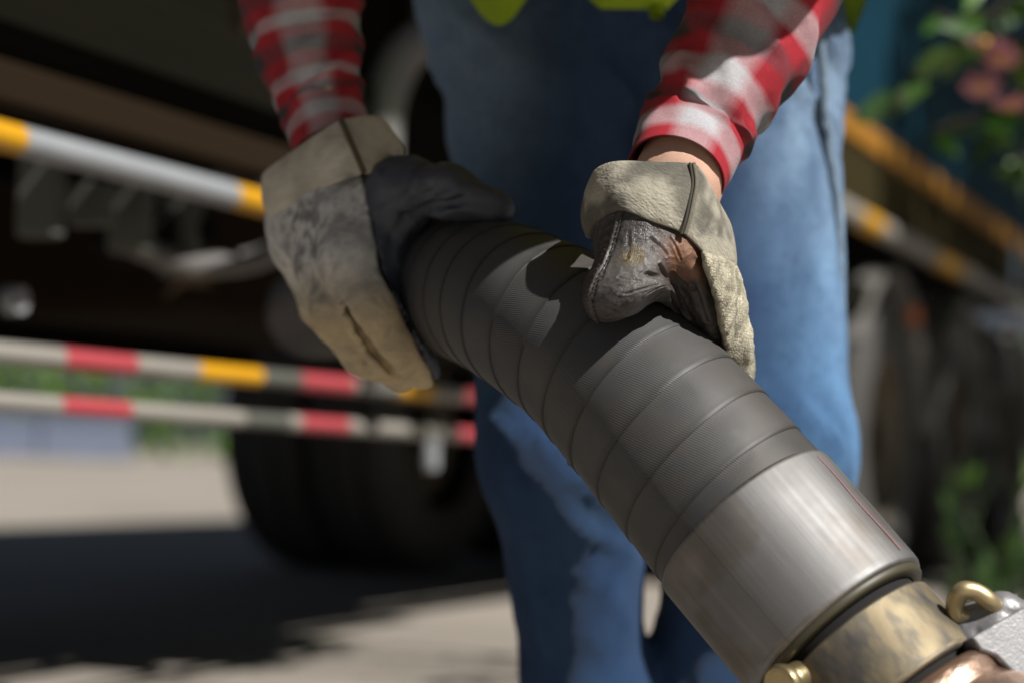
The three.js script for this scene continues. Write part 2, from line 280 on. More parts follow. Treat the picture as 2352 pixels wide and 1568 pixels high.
for (const x of [-1.0, 0.32, 1.64]) {
  wheel(x, -0.16, 1); wheel(x - 0.48, D + 0.16, -1); wheel(x - 0.48, D + 0.48, -1);
  const arc = (r) => Array.from({ length: 25 }, (_, i) => { const a = Math.PI * (0.02 + 0.8 * i / 24); return V(x + r * Math.cos(a), 0.5 + r * Math.sin(a), 0); });
  const a = arc(0.56), b = arc(0.575);
  part('mudguard', grid([...a.keys()].map((i) => [V(a[i].x, a[i].y, 0.0), V(b[i].x, b[i].y, 0.0), V(b[i].x, b[i].y, -0.34), V(a[i].x, a[i].y, -0.34)]), (i, j) => [i / 24, j / 4]), M.mud, TR);
}
part('axle', [new THREE.CylinderGeometry(0.07, 0.07, 1.6, 16).rotateX(Math.PI / 2).translate(-1, 0.5, D / 2)], M.frame, TR);
part('axle', [new THREE.CylinderGeometry(0.07, 0.07, 1.6, 16).rotateX(Math.PI / 2).translate(0.32, 0.5, D / 2)], M.frame, TR);
part('axle', [new THREE.CylinderGeometry(0.07, 0.07, 1.6, 16).rotateX(Math.PI / 2).translate(1.64, 0.5, D / 2)], M.frame, TR);
{ const p = onFlank(2100, 725, 0.03); part('marker_lamp', box(0.09, 0.06, 0.03, p.x, p.y, p.z, 0.012), M.orange, TR); }
{ const p = onFlank(2290, 745, 0.04); part('reflector_plate', box(0.13, 0.07, 0.012, p.x, p.y, p.z, 0.004), M.paleblue, TR); }
{ const p = onFlank(2335, 610, 0.04); part('reflector_plate', box(0.11, 0.18, 0.012, p.x, p.y, p.z, 0.004), M.paleblue, TR); }

// a hose looped up on the truck's flank
{
  const o = thing('grey_hose_loop', 'pale grey hose bent in an arch between the red sleeve and the jeans', 'hose', P(900, 500, 3.0));
  part('hose_loop', tube([P(870, 900, 3.3), P(868, 600, 3.25), P(872, 380, 3.2), P(885, 230, 3.2), P(935, 120, 3.2), P(1010, 78, 3.2), P(1100, 90, 3.2), P(1160, 200, 3.25), P(1180, 420, 3.3)], 0.034, 80, 20), mat(0.17, 0.17, 0.162, 0.7, { map: rep(T.suedeColor, 2, 2) }), o, true);
  const c = P(870, 900, 3.3), e = P(1180, 420, 3.3);
  part('collar_clamp', [new THREE.TorusGeometry(0.035, 0.006, 10, 24).rotateX(Math.PI / 2).translate(c.x, c.y, c.z), new THREE.TorusGeometry(0.035, 0.006, 10, 24).rotateX(Math.PI / 2).translate(e.x, e.y, e.z)], M.dark, o, true);
}

// ---------------------------------------------------------------- far background
{
  // hedge of many leaves far behind the truck
  const n = 5200, leafG = new THREE.PlaneGeometry(0.34, 0.2), m = new THREE.MeshPhysicalMaterial({ color: rgb(0.13, 0.26, 0.02), roughness: 0.7, side: THREE.DoubleSide, transmission: 0.35, thickness: 0 });
  const h = new THREE.InstancedMesh(leafG, m, n), q = new THREE.Object3D();
  for (let i = 0; i < n; i++) {
    const t = rnd(), x = lerp(-16, 40, t); q.position.set(x, rr(0.05, 2.6 + 1.6 * fbm3(x * 0.4, 3, 1)), -47 - rr(0, 1.6) - 2 * fbm3(x * 0.3, 9, 2)); q.rotation.set(rr(-2, 2), rr(-3, 3), rr(-2, 2)); q.scale.setScalar(rr(0.7, 1.6)); q.updateMatrix(); h.setMatrixAt(i, q.matrix);
    const l = rr(0.5, 1.5); h.setColorAt(i, rgb(l, l * rr(0.9, 1.1), l * 0.8));
  }
  h.name = 'hedge_foliage'; tag(shade(h), 'green hedge along the far edge of the yard', 'hedge', null, 'stuff'); scene.add(h);
}
function barrier(px, len, label) {
  const p = P(px, 1030, 40); p.y = 0;
  const o = thing('road_barrier', label, 'barrier', p, 0.06, 'pale road barriers far off on the left');
  const s = new THREE.Shape([[-0.3, 0], [-0.3, 0.08], [-0.16, 0.3], [-0.09, 0.82], [0.09, 0.82], [0.16, 0.3], [0.3, 0.08], [0.3, 0]].map(([x, y]) => new THREE.Vector2(x, y)));
  const g = new THREE.ExtrudeGeometry(s, { depth: len, bevelEnabled: true, bevelSize: 0.015, bevelThickness: 0.015, bevelSegments: 2 }).rotateY(Math.PI / 2).translate(-len / 2, 0, 0);
  part('barrier_body', g, mat(0.12, 0.145, 0.21, 0.6, { map: rep(T.suedeColor, 1) }), o);
  for (const k of [-0.3, 0.3]) part('lifting_slot', box(0.16, 0.1, 0.64, k * len, 0.06, 0, 0.01), M.dark, o);
  return o;
}
barrier(25, 1.1, 'short pale blue-grey road barrier at the left edge of the view');
barrier(198, 1.75, 'longer pale blue-grey road barrier beside the bright green hedge');

// ---------------------------------------------------------------- leaves and trees
function leafShape(l, w, bend = 0.15) { // a pointed, folded, slightly curled leaf along +y
  const rows = [];
  for (let i = 0; i <= 6; i++) { const t = i / 6, hw = w / 2 * Math.pow(Math.sin(Math.PI * Math.pow(t, 0.8)), 0.9) + 0.0004; rows.push([V(-hw, l * t, hw * 0.35 - bend * l * t * t), V(0, l * t, -bend * l * t * t), V(hw, l * t, hw * 0.35 - bend * l * t * t)]); }
  return grid(rows, (i, j) => [j / 2, i / 6], false);
}
const leafM = (r, g, b) => new THREE.MeshPhysicalMaterial({ color: rgb(r, g, b), roughness: 0.45, side: THREE.DoubleSide, transmission: 0.35, thickness: 0 });
const LEAF = [leafM(0.06, 0.17, 0.015), leafM(0.035, 0.10, 0.012), leafM(0.09, 0.21, 0.02), leafM(0.05, 0.12, 0.03)];
const barkM = mat(0.09, 0.07, 0.05, 0.9, { bumpMap: rep(T.leather, 4, 2), bumpScale: 0.01 });
// trees beside the yard, right of the view, that shade the truck
function tree(x, z, h, cr, label, n, cx = 0, cz = 0) {
  const o = thing('tree', label, 'tree', V(x, 0, z));
  const limbs = [];
  const tp = [V(0, 0, 0), V(0.1, h * 0.25, 0.05), V(0.3 * cx - 0.05, h * 0.5, 0.3 * cz + 0.1), V(0.7 * cx + 0.05, h * 0.8, 0.7 * cz)];
  const g = new THREE.TubeGeometry(new THREE.CatmullRomCurve3(tp), 30, 1, 14), pp = g.attributes.position, c = new THREE.CatmullRomCurve3(tp);
  for (let i = 0; i <= 30; i++) { const q = c.getPointAt(i / 30), r = lerp(0.2, 0.05, i / 30); for (let j = 0; j <= 14; j++) { const k = i * 15 + j; pp.setXYZ(k, q.x + (pp.getX(k) - q.x) * r, q.y + (pp.getY(k) - q.y) * r, q.z + (pp.getZ(k) - q.z) * r); } }
  g.computeVertexNormals(); part('trunk', g, barkM, o);
  for (let i = 0; i < 7; i++) { const a = i * 2.4, s = c.getPointAt(0.45 + 0.07 * i), e = V(cx + Math.cos(a) * cr * 0.8, h * (0.85 + 0.04 * i), cz + Math.sin(a) * cr * 0.8); limbs.push(tube([s, s.clone().lerp(e, 0.5).add(V(0, 0.06 * h, 0)), e], clamp(cr * 0.022, 0.008, 0.05), 14, 7)); }
  part('limb', limbs, barkM, o);
  const f = new THREE.InstancedMesh(leafShape(0.2, 0.11), LEAF[1], n), q = new THREE.Object3D();
  for (let i = 0; i < n; i++) {
    let p; do { p = V(rr(-1, 1), rr(-1, 1), rr(-1, 1)); } while (p.length() > 1 || fbm3(p.x * 2.2 + x, p.y * 2.2, p.z * 2.2 + z, 2) < 0.36);
    q.position.set(cx + p.x * cr, h + p.y * cr * 0.62, cz + p.z * cr); q.rotation.set(rr(-3, 3), rr(-3, 3), rr(-3, 3)); q.scale.setScalar(rr(0.8, 1.5)); q.updateMatrix(); f.setMatrixAt(i, q.matrix);
    const l = rr(0.6, 1.5); f.setColorAt(i, rgb(l, l, l * 0.9));
  }
  f.name = 'crown'; tag(shade(f), null, null, null, 'stuff'); o.add(f);
}
tree(5.0, -6.2, 4.6, 2.3, 'leafy tree standing to the right of the truck', 3400);
tree(3.4, -2.6, 3.0, 0.36, 'small slender tree leaning towards the truck from the right', 300, -2.17, 0.18);
tree(5.6, -9.8, 4.8, 2.5, 'leafy tree beyond the rear end of the truck', 1500);
// a flowering shrub whose twigs hang into the upper right of the view
{
  const root = P(2620, 1300, 3.2); root.y = 0;
  const o = thing('flowering_shrub', 'leafy shrub with pink flowers hanging into the upper right', 'shrub', root);
  const lg = [leafShape(0.10, 0.05), leafShape(0.075, 0.042, 0.3), leafShape(0.12, 0.055, 0.25)];
  const twigs = [
    [[2620, 1300, 3.2], [2600, 500, 3.2], [2480, 60, 3.1], [2300, -60, 3.0], [2050, -90, 2.95]],
    [[2600, 500, 3.2], [2500, 200, 3.15], [2330, 90, 3.1], [2130, 140, 3.05], [2060, 240, 3.0]],
    [[2600, 560, 3.25], [2480, 330, 3.3], [2320, 260, 3.3], [2150, 300, 3.35]],
    [[2560, 380, 3.3], [2450, 60, 3.4], [2350, 0, 3.4], [2220, 60, 3.4], [2150, 30, 3.4]],
    [[2580, 600, 3.3], [2470, 420, 3.4], [2330, 360, 3.4]],
  ];
  root.y = 0;
  for (const t of twigs) {
    const pts = t.map(([x, y, z], i) => (i === 0 && x === 2620 ? root.clone() : P(x, y, z)));
    part('twig', tube(pts, 0.006, 40, 8), barkM, o, true);
    const c = new THREE.CatmullRomCurve3(pts);
    for (let i = 0; i < 17; i++) {
      const s = c.getPointAt(0.3 + 0.7 * i / 16), g = part('leaf', lg[i % 3], LEAF[i % 4], o);
      g.position.copy(s.sub(root)); g.rotation.set(rr(-0.6, 1.2), rr(-3, 3), rr(1.2, 4.6)); g.scale.setScalar(rr(0.6, 0.95));
    }
  }
  const petal = leafShape(0.034, 0.03, 0.2), pm = new THREE.MeshPhysicalMaterial({ color: rgb(0.50, 0.20, 0.24), roughness: 0.6, side: THREE.DoubleSide, transmission: 0.3, thickness: 0 }), ym = mat(0.7, 0.45, 0.05, 0.7);
  for (const [x, y, z] of [[2262, 100, 3.0], [2300, 135, 3.02], [2255, 200, 3.05], [2325, 240, 3.1]]) {
    const f = new THREE.Group(); f.name = 'flower'; f.position.copy(P(x, y, z).sub(root)); f.rotation.set(rr(0.6, 1.4), 0, rr(-0.5, 0.2)); o.add(f);
    for (let k = 0; k < 6; k++) { const p = part('petal', petal, pm, f); p.rotation.set(0.5, 0, 0); p.rotation.order = 'YXZ'; p.rotation.y = 0; p.rotation.z = k * Math.PI / 3; p.rotation.x = 0.3; }
    part('flower_centre', new THREE.SphereGeometry(0.008, 12, 8), ym, f);
  }
}
// weeds at the lower right
function weed(px, py, z, hgt, n, label, spread) {
  const b = P(px, py, z); b.y = 0;
  const o = thing('weed', label, 'plant', b), lg = [leafShape(0.07, 0.03, 0.3), leafShape(0.055, 0.03, 0.2)];
  for (let s = 0; s < 4; s++) {
    const top = V(rr(-1, 1) * spread, hgt * rr(0.7, 1.05), rr(-0.1, 0.1)), pts = [V(rr(-0.04, 0.04), 0, rr(-0.03, 0.03)), V(top.x * 0.4, top.y * 0.55, top.z * 0.4), top];
    part('stem', tube(pts, 0.0035, 20, 6), LEAF[3], o);
    const c = new THREE.CatmullRomCurve3(pts);
    for (let i = 0; i < n; i++) { const l = part('leaf', lg[i % 2], LEAF[(i + s) % 4], o); l.position.copy(c.getPointAt(0.15 + 0.85 * i / (n - 1))); l.rotation.set(rr(0.2, 1.4), rr(-3, 3), rr(-0.8, 0.8)); l.scale.setScalar(rr(0.7, 1.2)); }
  }
  return o;
}
weed(2330, 1500, 3.6, 0.30, 9, 'tallest green weed at the right edge behind the hose coupling', 0.14);
weed(2245, 1500, 4.3, 0.22, 8, 'lower green weed left of the tallest one, in front of the wheels', 0.13);
weed(2180, 1500, 5.0, 0.46, 6, 'thin green weed growing up in front of the truck wheels', 0.08);
weed(2300, 1500, 5.4, 0.40, 7, 'green weed close to the last truck wheel', 0.10);

// ---------------------------------------------------------------- the man
const MAN = thing('person', 'man in plaid shirt, blue jeans and work gloves bending to lift the hose', 'person', V(0.109, 0, -1.78));
const J = { pel: V(0.109, 0.86, -1.76), chest: V(0.105, 0.97, -1.28), neck: V(0.12, 1.02, -1.02), head: V(0.14, 1.04, -0.89), shL: V(0.27, 0.995, -1.12), shR: V(-0.08, 0.995, -1.12),
  elL: P(1805, -150, 1.32), wrL: P(1556, 420, 1.248), elR: P(650, -220, 1.50), wrR: P(768, 330, 1.46),
  hipR: P(1232, 0, 1.79), knR: P(1300, 1040, 1.64), lowR: P(1345, 1568, 1.72), anR: P(1375, 1990, 1.85), hipL: P(1690, 0, 1.79), knL: P(1765, 1040, 1.68), lowL: P(1640, 1568, 1.75), anL: P(1600, 1990, 1.85) };
{
  const f = join(0.03, bone(J.pel.clone().add(V(0, 0.05, -0.04)), J.chest, 0.06, 0.10), bone(J.shL, J.shR, 0.055), bone(J.chest, J.neck, 0.11, 0.05), bone(J.neck, J.head, 0.05, 0.06), ball(J.head, 0.095), ball(J.head.clone().add(V(0, -0.06, 0.06)), 0.055),
    chain([J.shL, V(0.225, 0.89, -1.22), J.elL, P(1738, 25, 1.308), P(1678, 145, 1.292), P(1628, 235, 1.278), J.wrL, P(1545, 500, 1.25)], [0.05, 0.045, 0.036, 0.034, 0.031, 0.0295, 0.0270, 0.025], 0.01), chain([J.shR, V(-0.14, 0.89, -1.32), J.elR, P(690, 0, 1.495), P(722, 190, 1.482), J.wrR, P(775, 400, 1.455)], [0.05, 0.045, 0.036, 0.032, 0.028, 0.0245, 0.024], 0.01),
    chain([J.hipR, J.knR, J.lowR, J.anR], [0.085, 0.055, 0.04, 0.035], 0.03), chain([J.hipL, J.knL, J.lowL, J.anL], [0.085, 0.055, 0.04, 0.035], 0.03));
  const g = mesher(f, bounds(Object.values(J), 0.17), 0.009);
  part('body', boxUV(dent(g, (x, y, z) => 0.001 * (fbm3(x * 60, y * 60, z * 60) - 0.5))), mat(0.60, 0.36, 0.26, 0.5, { bumpMap: rep(T.leather, 40), bumpScale: 0.0003 }), MAN, true);
  // hard hat
  const hp = [[0, 0.135], [0.05, 0.128], [0.09, 0.10], [0.115, 0.05], [0.12, 0.0], [0.15, -0.008], [0.152, -0.014], [0.118, -0.008]].map(([r, y]) => new THREE.Vector2(r, y));
  part('hard_hat', new THREE.LatheGeometry(hp, 40).rotateX(0.9).translate(J.head.x, J.head.y + 0.03, J.head.z + 0.01), mat(0.8, 0.75, 0.3, 0.4), MAN, true);
  for (const a of [J.anR, J.anL]) {
    const b = V(a.x, 0.06, a.z - 0.03), t = V(a.x + (a === J.anL ? 0.03 : -0.03), 0.05, a.z + 0.19);
    part('boot', boxUV(mesher((x, y, z) => Math.max(join(0.04, bone(V(a.x, 0.16, a.z - 0.02), b, 0.062, 0.055), bone(b, t, 0.056, 0.05))(x, y, z), 0.004 - y), bounds([b, t, V(a.x, 0.2, a.z)], 0.08), 0.008)), mat(0.12, 0.08, 0.05, 0.7, { bumpMap: rep(T.leather, 20), bumpScale: 0.0006 }), MAN, true);
  }
}
// jeans
{
  const leg = (h, k, l, a, r) => chain([h, k, l, a], r, 0.03);
  const fR = leg(J.hipR, J.knR, J.lowR, J.anR, [0.093, 0.066, 0.05, 0.055]), fL = leg(J.hipL, J.knL, J.lowL, J.anL, [0.087, 0.070, 0.058, 0.058]);
  const seat = bone(P(1330, -110, 1.78), P(1590, -110, 1.78), 0.105);
  const f = (x, y, z) => Math.max(smin(smin(fR(x, y, z), fL(x, y, z), 0.018), seat(x, y, z), 0.09), y - 0.96, 0.10 - y);
  const kneeY = (J.knR.y + J.knL.y) / 2;
  const g = dent(mesher(f, bounds([J.hipR, J.hipL, J.knR, J.knL, J.anR, J.anL, J.pel], 0.14), 0.007), (x, y, z) => {
    const a = fbm3(x * 9 + 4, y * 20 + x * 16, z * 9, 3), r1 = 1 - Math.abs(2 * a - 1), near = Math.exp(-Math.pow((y - kneeY) / 0.12, 2)) * 0.3 + Math.exp(-Math.pow((y - 0.80) / 0.1, 2)) + 0.05;
    const v = 1 - Math.abs(2 * fbm3(x * 26 + 9, y * 5, z * 26, 2) - 1);
    return 0.016 * near * (Math.pow(r1, 3) - 0.4) + 0.001 * (Math.pow(v, 3) - 0.3);
  });
  paint(g, (x, y, z, nx, ny, nz) => {
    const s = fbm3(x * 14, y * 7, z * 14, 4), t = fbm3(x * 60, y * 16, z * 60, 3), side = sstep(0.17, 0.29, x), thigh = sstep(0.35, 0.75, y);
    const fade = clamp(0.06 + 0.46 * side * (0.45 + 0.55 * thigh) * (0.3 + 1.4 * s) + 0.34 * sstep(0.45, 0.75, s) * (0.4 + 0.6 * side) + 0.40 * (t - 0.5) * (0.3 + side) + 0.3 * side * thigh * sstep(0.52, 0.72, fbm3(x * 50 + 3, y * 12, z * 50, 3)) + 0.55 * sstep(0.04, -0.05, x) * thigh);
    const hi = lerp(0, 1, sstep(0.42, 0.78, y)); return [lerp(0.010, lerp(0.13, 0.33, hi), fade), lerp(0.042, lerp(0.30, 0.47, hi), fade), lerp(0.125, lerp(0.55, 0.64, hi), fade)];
  });
  part('jeans', boxUV(g), mat(1, 1, 1, 0.9, { vertexColors: true, map: rep(T.denim, 8), bumpMap: rep(T.twill, 30), bumpScale: 0.0008 }), MAN, true);
  // the outer seam of the leg in the sun, puckered
  const pts = [[1895, 60], [1916, 300], [1938, 470], [1945, 640], [1945, 800], [1936, 1000], [1900, 1200]].map(([x, y]) => P(x - 16, y, 1.69));
  const q = [...pts.keys()].map((i) => pts[i]);
  const c = new THREE.CatmullRomCurve3(q), sp = []; for (let i = 0; i <= 160; i++) { const p = c.getPointAt(i / 160); p.x += 0.003 * (noise3(i * 0.5, 3, 1) - 0.5); sp.push(p); }
  part('side_seam', tube(sp, 0.004, 320, 8), mat(0.30, 0.42, 0.56, 0.9, { bumpMap: rep(T.twill, 30, 1), bumpScale: 0.001 }), MAN, true);
}
// shirt: two sleeves and the back
const plaid = mat(1, 1, 1, 0.85, { map: rep(T.plaid, 1), bumpMap: rep(T.weave, 6), bumpScale: 0.0004 });
function sleeve(spec, folds, off, name) { // spec: [centre, radius across]; first ring is the cuff
  const c = new THREE.CatmullRomCurve3(spec.map((s) => s[0]), false, 'centripetal'), N = 150, K = 96, fr = c.computeFrenetFrames(N), L = c.getLength(), lens = c.getLengths(N);
  const R = (t) => { const x = t * (spec.length - 1), i = Math.min(Math.floor(x), spec.length - 2), a = spec[i][1], b = spec[i + 1][1]; return lerp(a, b, sstep(0, 1, x - i)); };
  const rows = [], meta = [];
  // frames carried along without twist, starting from the direction towards the camera
  let up = V(0, 0, 1); const nrm = [];
  for (let i = 0; i <= N; i++) { const t = c.getTangent(i / N); up = up.clone().addScaledVector(t, -up.dot(t)).normalize(); nrm.push([up.clone(), t.clone().cross(up).normalize()]); }
  const ring = (i, inset, depth) => {
    const t = i / N, p = c.getPoint(t), [a, b] = nrm[i], row = [];
    for (let j = 0; j < K; j++) { const ph = Math.PI + j / K * 2 * Math.PI, s = t * L; let r = R(t) + folds(ph, s, t) - inset; row.push(p.clone().addScaledVector(a, r * Math.cos(ph)).addScaledVector(b, r * Math.sin(ph))); }
    if (depth) { const tg = c.getTangent(0); row.forEach((q) => q.addScaledVector(tg, depth)); }
    return row;
  };
  for (let k = 6; k >= 1; k--) { rows.push(ring(0, 0.0022 + 0.0004 * k, 0.008 * k)); meta.push(0.008 * k); }
  rows.push(ring(0, 0.0016, 0.0)); meta.push(0); rows.push(ring(0, 0.0004, -0.0006)); meta.push(0);
  for (let i = 0; i <= N; i++) { rows.push(ring(i, 0, 0)); meta.push(i / N * L); }
  const g = grid(rows, (i, j) => [(j / K * 0.2 + off[0]) / 0.1, (meta[i] + off[1]) / 0.118]);
  return part(name, g, plaid, MAN, true);
}
const ridge = (x, p = 3) => Math.pow(0.5 + 0.5 * Math.cos(2 * Math.PI * x), p * 0.8);
sleeve([[P(1553, 400, 1.244), 0.0315], [P(1590, 310, 1.270), 0.0362], [P(1628, 235, 1.278), 0.0378], [P(1678, 145, 1.292), 0.043], [P(1738, 25, 1.308), 0.0455], [J.elL.clone(), 0.055], [V(0.225, 0.89, -1.22), 0.062], [V(0.27, 0.99, -1.12), 0.088]],
  (ph, s, t) => { const k = sstep(0.02, 0.07, s) * sstep(1.2, 0.5, t); return k * (0.006 * ridge(s * 12 + ph * 0.7 + 1.1 * fbm3(Math.cos(ph) * 1.4, Math.sin(ph) * 1.4, s * 12), 2) * (0.35 + 0.65 * sstep(0.35, 0.65, noise3(Math.cos(ph) * 2 + 4, Math.sin(ph) * 2, s * 16))) - 0.003) + 0.009 * k * (fbm3(Math.cos(ph) * 1.3, Math.sin(ph) * 1.3 + 5, s * 20, 2) - 0.5) + 0.0012 * Math.sin(ph * 5 + s * 40) * sstep(0, 0.03, s); }, [0.035, 0.008], 'sleeve');
sleeve([[P(766, 348, 1.454), 0.0295], [P(745, 255, 1.475), 0.0325], [P(722, 190, 1.482), 0.0365], [P(706, 94, 1.49), 0.0425], [P(690, 0, 1.495), 0.047], [J.elR.clone(), 0.055], [V(-0.14, 0.89, -1.32), 0.062], [V(-0.08, 0.99, -1.12), 0.078]],
  (ph, s, t) => { const k = sstep(0.03, 0.09, s) * sstep(1.2, 0.5, t); return k * (0.0038 * ridge(s * 9 - ph * 0.7 + 0.9 * fbm3(Math.cos(ph) * 1.4 + 7, Math.sin(ph) * 1.4, s * 12), 2) - 0.003) + 0.001 * Math.sin(ph * 5 + s * 40) * sstep(0, 0.03, s); }, [0.035, 0.0], 'sleeve');
{ // shirt body under the vest
  const f = join(0.05, bone(J.pel.clone().add(V(0, 0.02, 0.02)), J.chest, 0.145, 0.155), bone(J.shL, J.shR, 0.075), bone(J.chest, J.neck, 0.13, 0.07));
  part('shirt', boxUV(mesher((x, y, z) => Math.max(f(x, y, z), 0.825 - y), bounds([J.pel, J.shL, J.shR, J.neck], 0.17), 0.010)), plaid, MAN, true);
  // vest: two fronts that hang in rounded corners
  const vest = mat(0.42, 0.60, 0.01, 0.8, { bumpMap: rep(T.weave, 20), bumpScale: 0.0008 });
  const hem = (X, z) => z > -1.74 ? 0.835 - 0.062 * Math.exp(-Math.pow((X + 0.018) / 0.034, 2)) - 0.052 * sstep(0.025, 0.065, X) * sstep(0.155, 0.115, X) : 0.80;
  const rows = [];
  for (let i = 0; i <= 24; i++) {
    const t = i / 24, row = [];
    for (let j = 0; j < 128; j++) {
      const a = j / 128 * 2 * Math.PI, lo = V(0.109 + 0.185 * Math.cos(a), 0, -1.735 + 0.13 * Math.sin(a)); lo.y = hem(lo.x, lo.z);
      const hi = V(0.105 + 0.215 * Math.cos(a), 1.0 - 0.13 * Math.sin(a), -1.08 + 0.05 * Math.sin(a));
      const md = lo.clone().lerp(hi, t); md.z += 0.03 * Math.sin(t * Math.PI) * Math.sign(Math.sin(a)); md.addScaledVector(V(Math.cos(a), 0, Math.sin(a)), 0.008 * (fbm3(md.x * 14, md.y * 10, md.z * 14) - 0.5));
      row.push(md);
    }
    rows.push(row);
  }
  part('vest', grid(rows, (i, j) => [j / 128 * 1.0, i / 24 * 0.4]), vest, MAN, true);
  part('vest_tape', tube([P(1520, -30, 1.62), P(1512, 5, 1.615), P(1508, 38, 1.61)], 0.006, 12, 8), vest, MAN, true);
}

// ---------------------------------------------------------------- the hose and its coupling
const HOSE = thing('heavy_hose', 'thick black tape-wrapped rubber hose ending in a metal coupling, held in both gloves', 'hose', P(1712, 1199, 1.187));
const A0 = P(1712, 1199, 1.187), B0 = P(1511, 964, 1.223), AX = A0.clone().sub(B0).normalize();
const CAMD = camera.position.clone().sub(A0); CAMD.addScaledVector(AX, -CAMD.dot(AX)).normalize();
const UPR = AX.clone().cross(CAMD).multiplyScalar(-1).normalize(); if (UPR.y < 0) UPR.negate();
const hoseCurve = new THREE.CatmullRomCurve3([A0.clone().addScaledVector(AX, 0.06), A0, B0, P(1365, 815, 1.258), P(1230, 727, 1.303), P(1120, 675, 1.37), P(1040, 655, 1.45), P(960, 655, 1.56), P(872, 670, 1.69), P(780, 696, 1.87), P(728, 714, 2.07), P(722, 724, 2.35), P(780, 725, 2.65), P(950, 690, 2.85), P(1130, 730, 3.0), P(1250, 1000, 3.05), P(1300, 1420, 3.05)], false, 'centripetal');
const HL = hoseCurve.getLength();
const hoseR = (s) => lerp(0.0608, 0.0515, sstep(0.05, 0.36, s)); // s: metres from the hidden start
const HN = 1600, hoseFrames = [];
{
  let u = CAMD.clone();
  for (let i = 0; i <= HN; i++) { const t = hoseCurve.getTangentAt(i / HN); u = u.clone().addScaledVector(t, -u.dot(t)).normalize(); hoseFrames.push({ p: hoseCurve.getPointAt(i / HN), u, v: t.clone().cross(u).normalize() }); }
}
const hoseAt = (s, ph, r) => { const x = clamp(s / HL) * HN, i = Math.min(Math.floor(x), HN - 1), k = x - i, a = hoseFrames[i], b = hoseFrames[i + 1]; const c = Math.cos(ph), n = Math.sin(ph); return V(lerp(a.p.x, b.p.x, k) + r * lerp(a.u.x * c + a.v.x * n, b.u.x * c + b.v.x * n, k), lerp(a.p.y, b.p.y, k) + r * lerp(a.u.y * c + a.v.y * n, b.u.y * c + b.v.y * n, k), lerp(a.p.z, b.p.z, k) + r * lerp(a.u.z * c + a.v.z * n, b.u.z * c + b.v.z * n, k)); };
{
  // each turn of the tape is a strip that laps over the next one
  const rubber = mat(1, 1, 1, 0.54, { vertexColors: true, map: rep(T.rubber, 10, 10), bumpMap: rep(T.rib, 10, 10), bumpScale: 0.00013 });
  const pitch = 0.0295, K = 120, W = 10, turns = Math.floor((HL - 0.02) / pitch) - 2;
  const core = []; for (let i = 0; i <= 200; i++) { const row = []; for (let j = 0; j < 48; j++) row.push(hoseAt(HL * i / 200, j / 48 * 2 * Math.PI, hoseR(HL * i / 200) - 0.0025)); core.push(row); }
  part('hose_core', grid(core, (i, j) => [j / 48 * 0.36, HL * i / 200]), mat(0.02, 0.02, 0.02, 0.9), HOSE, true);
  for (let k = 1; k < turns; k++) {
    const rows = [], wob = (ph) => 0.0022 * (noise3(Math.cos(ph) * 1.2 + k * 3.1, Math.sin(ph) * 1.2, 4) - 0.5), tone = 0.92 + 0.16 * rnd(), col = [];
    for (let q = 0; q <= W + 1; q++) {
      const row = [];
      for (let j = 0; j <= K; j++) {
        const ph = Math.PI + j / K * 2 * Math.PI, w = Math.min(q / W, 1), turn = j / K;
        const e0 = (k + turn) * pitch + wob(ph), s = e0 + w * pitch * 1.04;
        let r = hoseR(s) + 0.0007 * (1 - w) + 0.0002 * Math.sin(Math.PI * w) + 0.0009 * (fbm3(Math.cos(ph) * 2.3, Math.sin(ph) * 2.3, s * 26) - 0.5);
        if (q === 0) r -= 0.0014;
        const w2 = q === 1 ? 0.004 : w; if (q === 1) r += 0.0001;
        row.push(hoseAt(e0 + (q === 0 ? 0 : q === 1 ? 0.004 : (q - 1) / W) * pitch * 1.04, ph, r));
        const f = fbm3(Math.cos(ph) * 2.6 + 3, Math.sin(ph) * 2.6, s * 14 + k * 0.1, 4), brown = sstep(0.45, 0.75, f), dk = sstep(0.55, 0.7, fbm3(Math.cos(ph) * 1.7 - 8, Math.sin(ph) * 1.7, s * 10, 3));
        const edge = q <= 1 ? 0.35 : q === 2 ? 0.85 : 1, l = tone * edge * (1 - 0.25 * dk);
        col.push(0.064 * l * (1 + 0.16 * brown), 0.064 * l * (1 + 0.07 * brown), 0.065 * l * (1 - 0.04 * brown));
      }
      rows.push(row);
    }
    const g = grid(rows, (i, j) => { const a = (j / K) * 2 * Math.PI * 0.058, s = (k + j / K) * pitch + i / W * pitch; return [a * 0.9 + s * 0.42 + (k % 7) * 0.0137, s * 0.9 - a * 0.42 + k * 0.031]; }, false);
    g.setAttribute('color', new THREE.Float32BufferAttribute(col, 3));
    part('tape_turn', g, rubber, HOSE, true);
  }
}
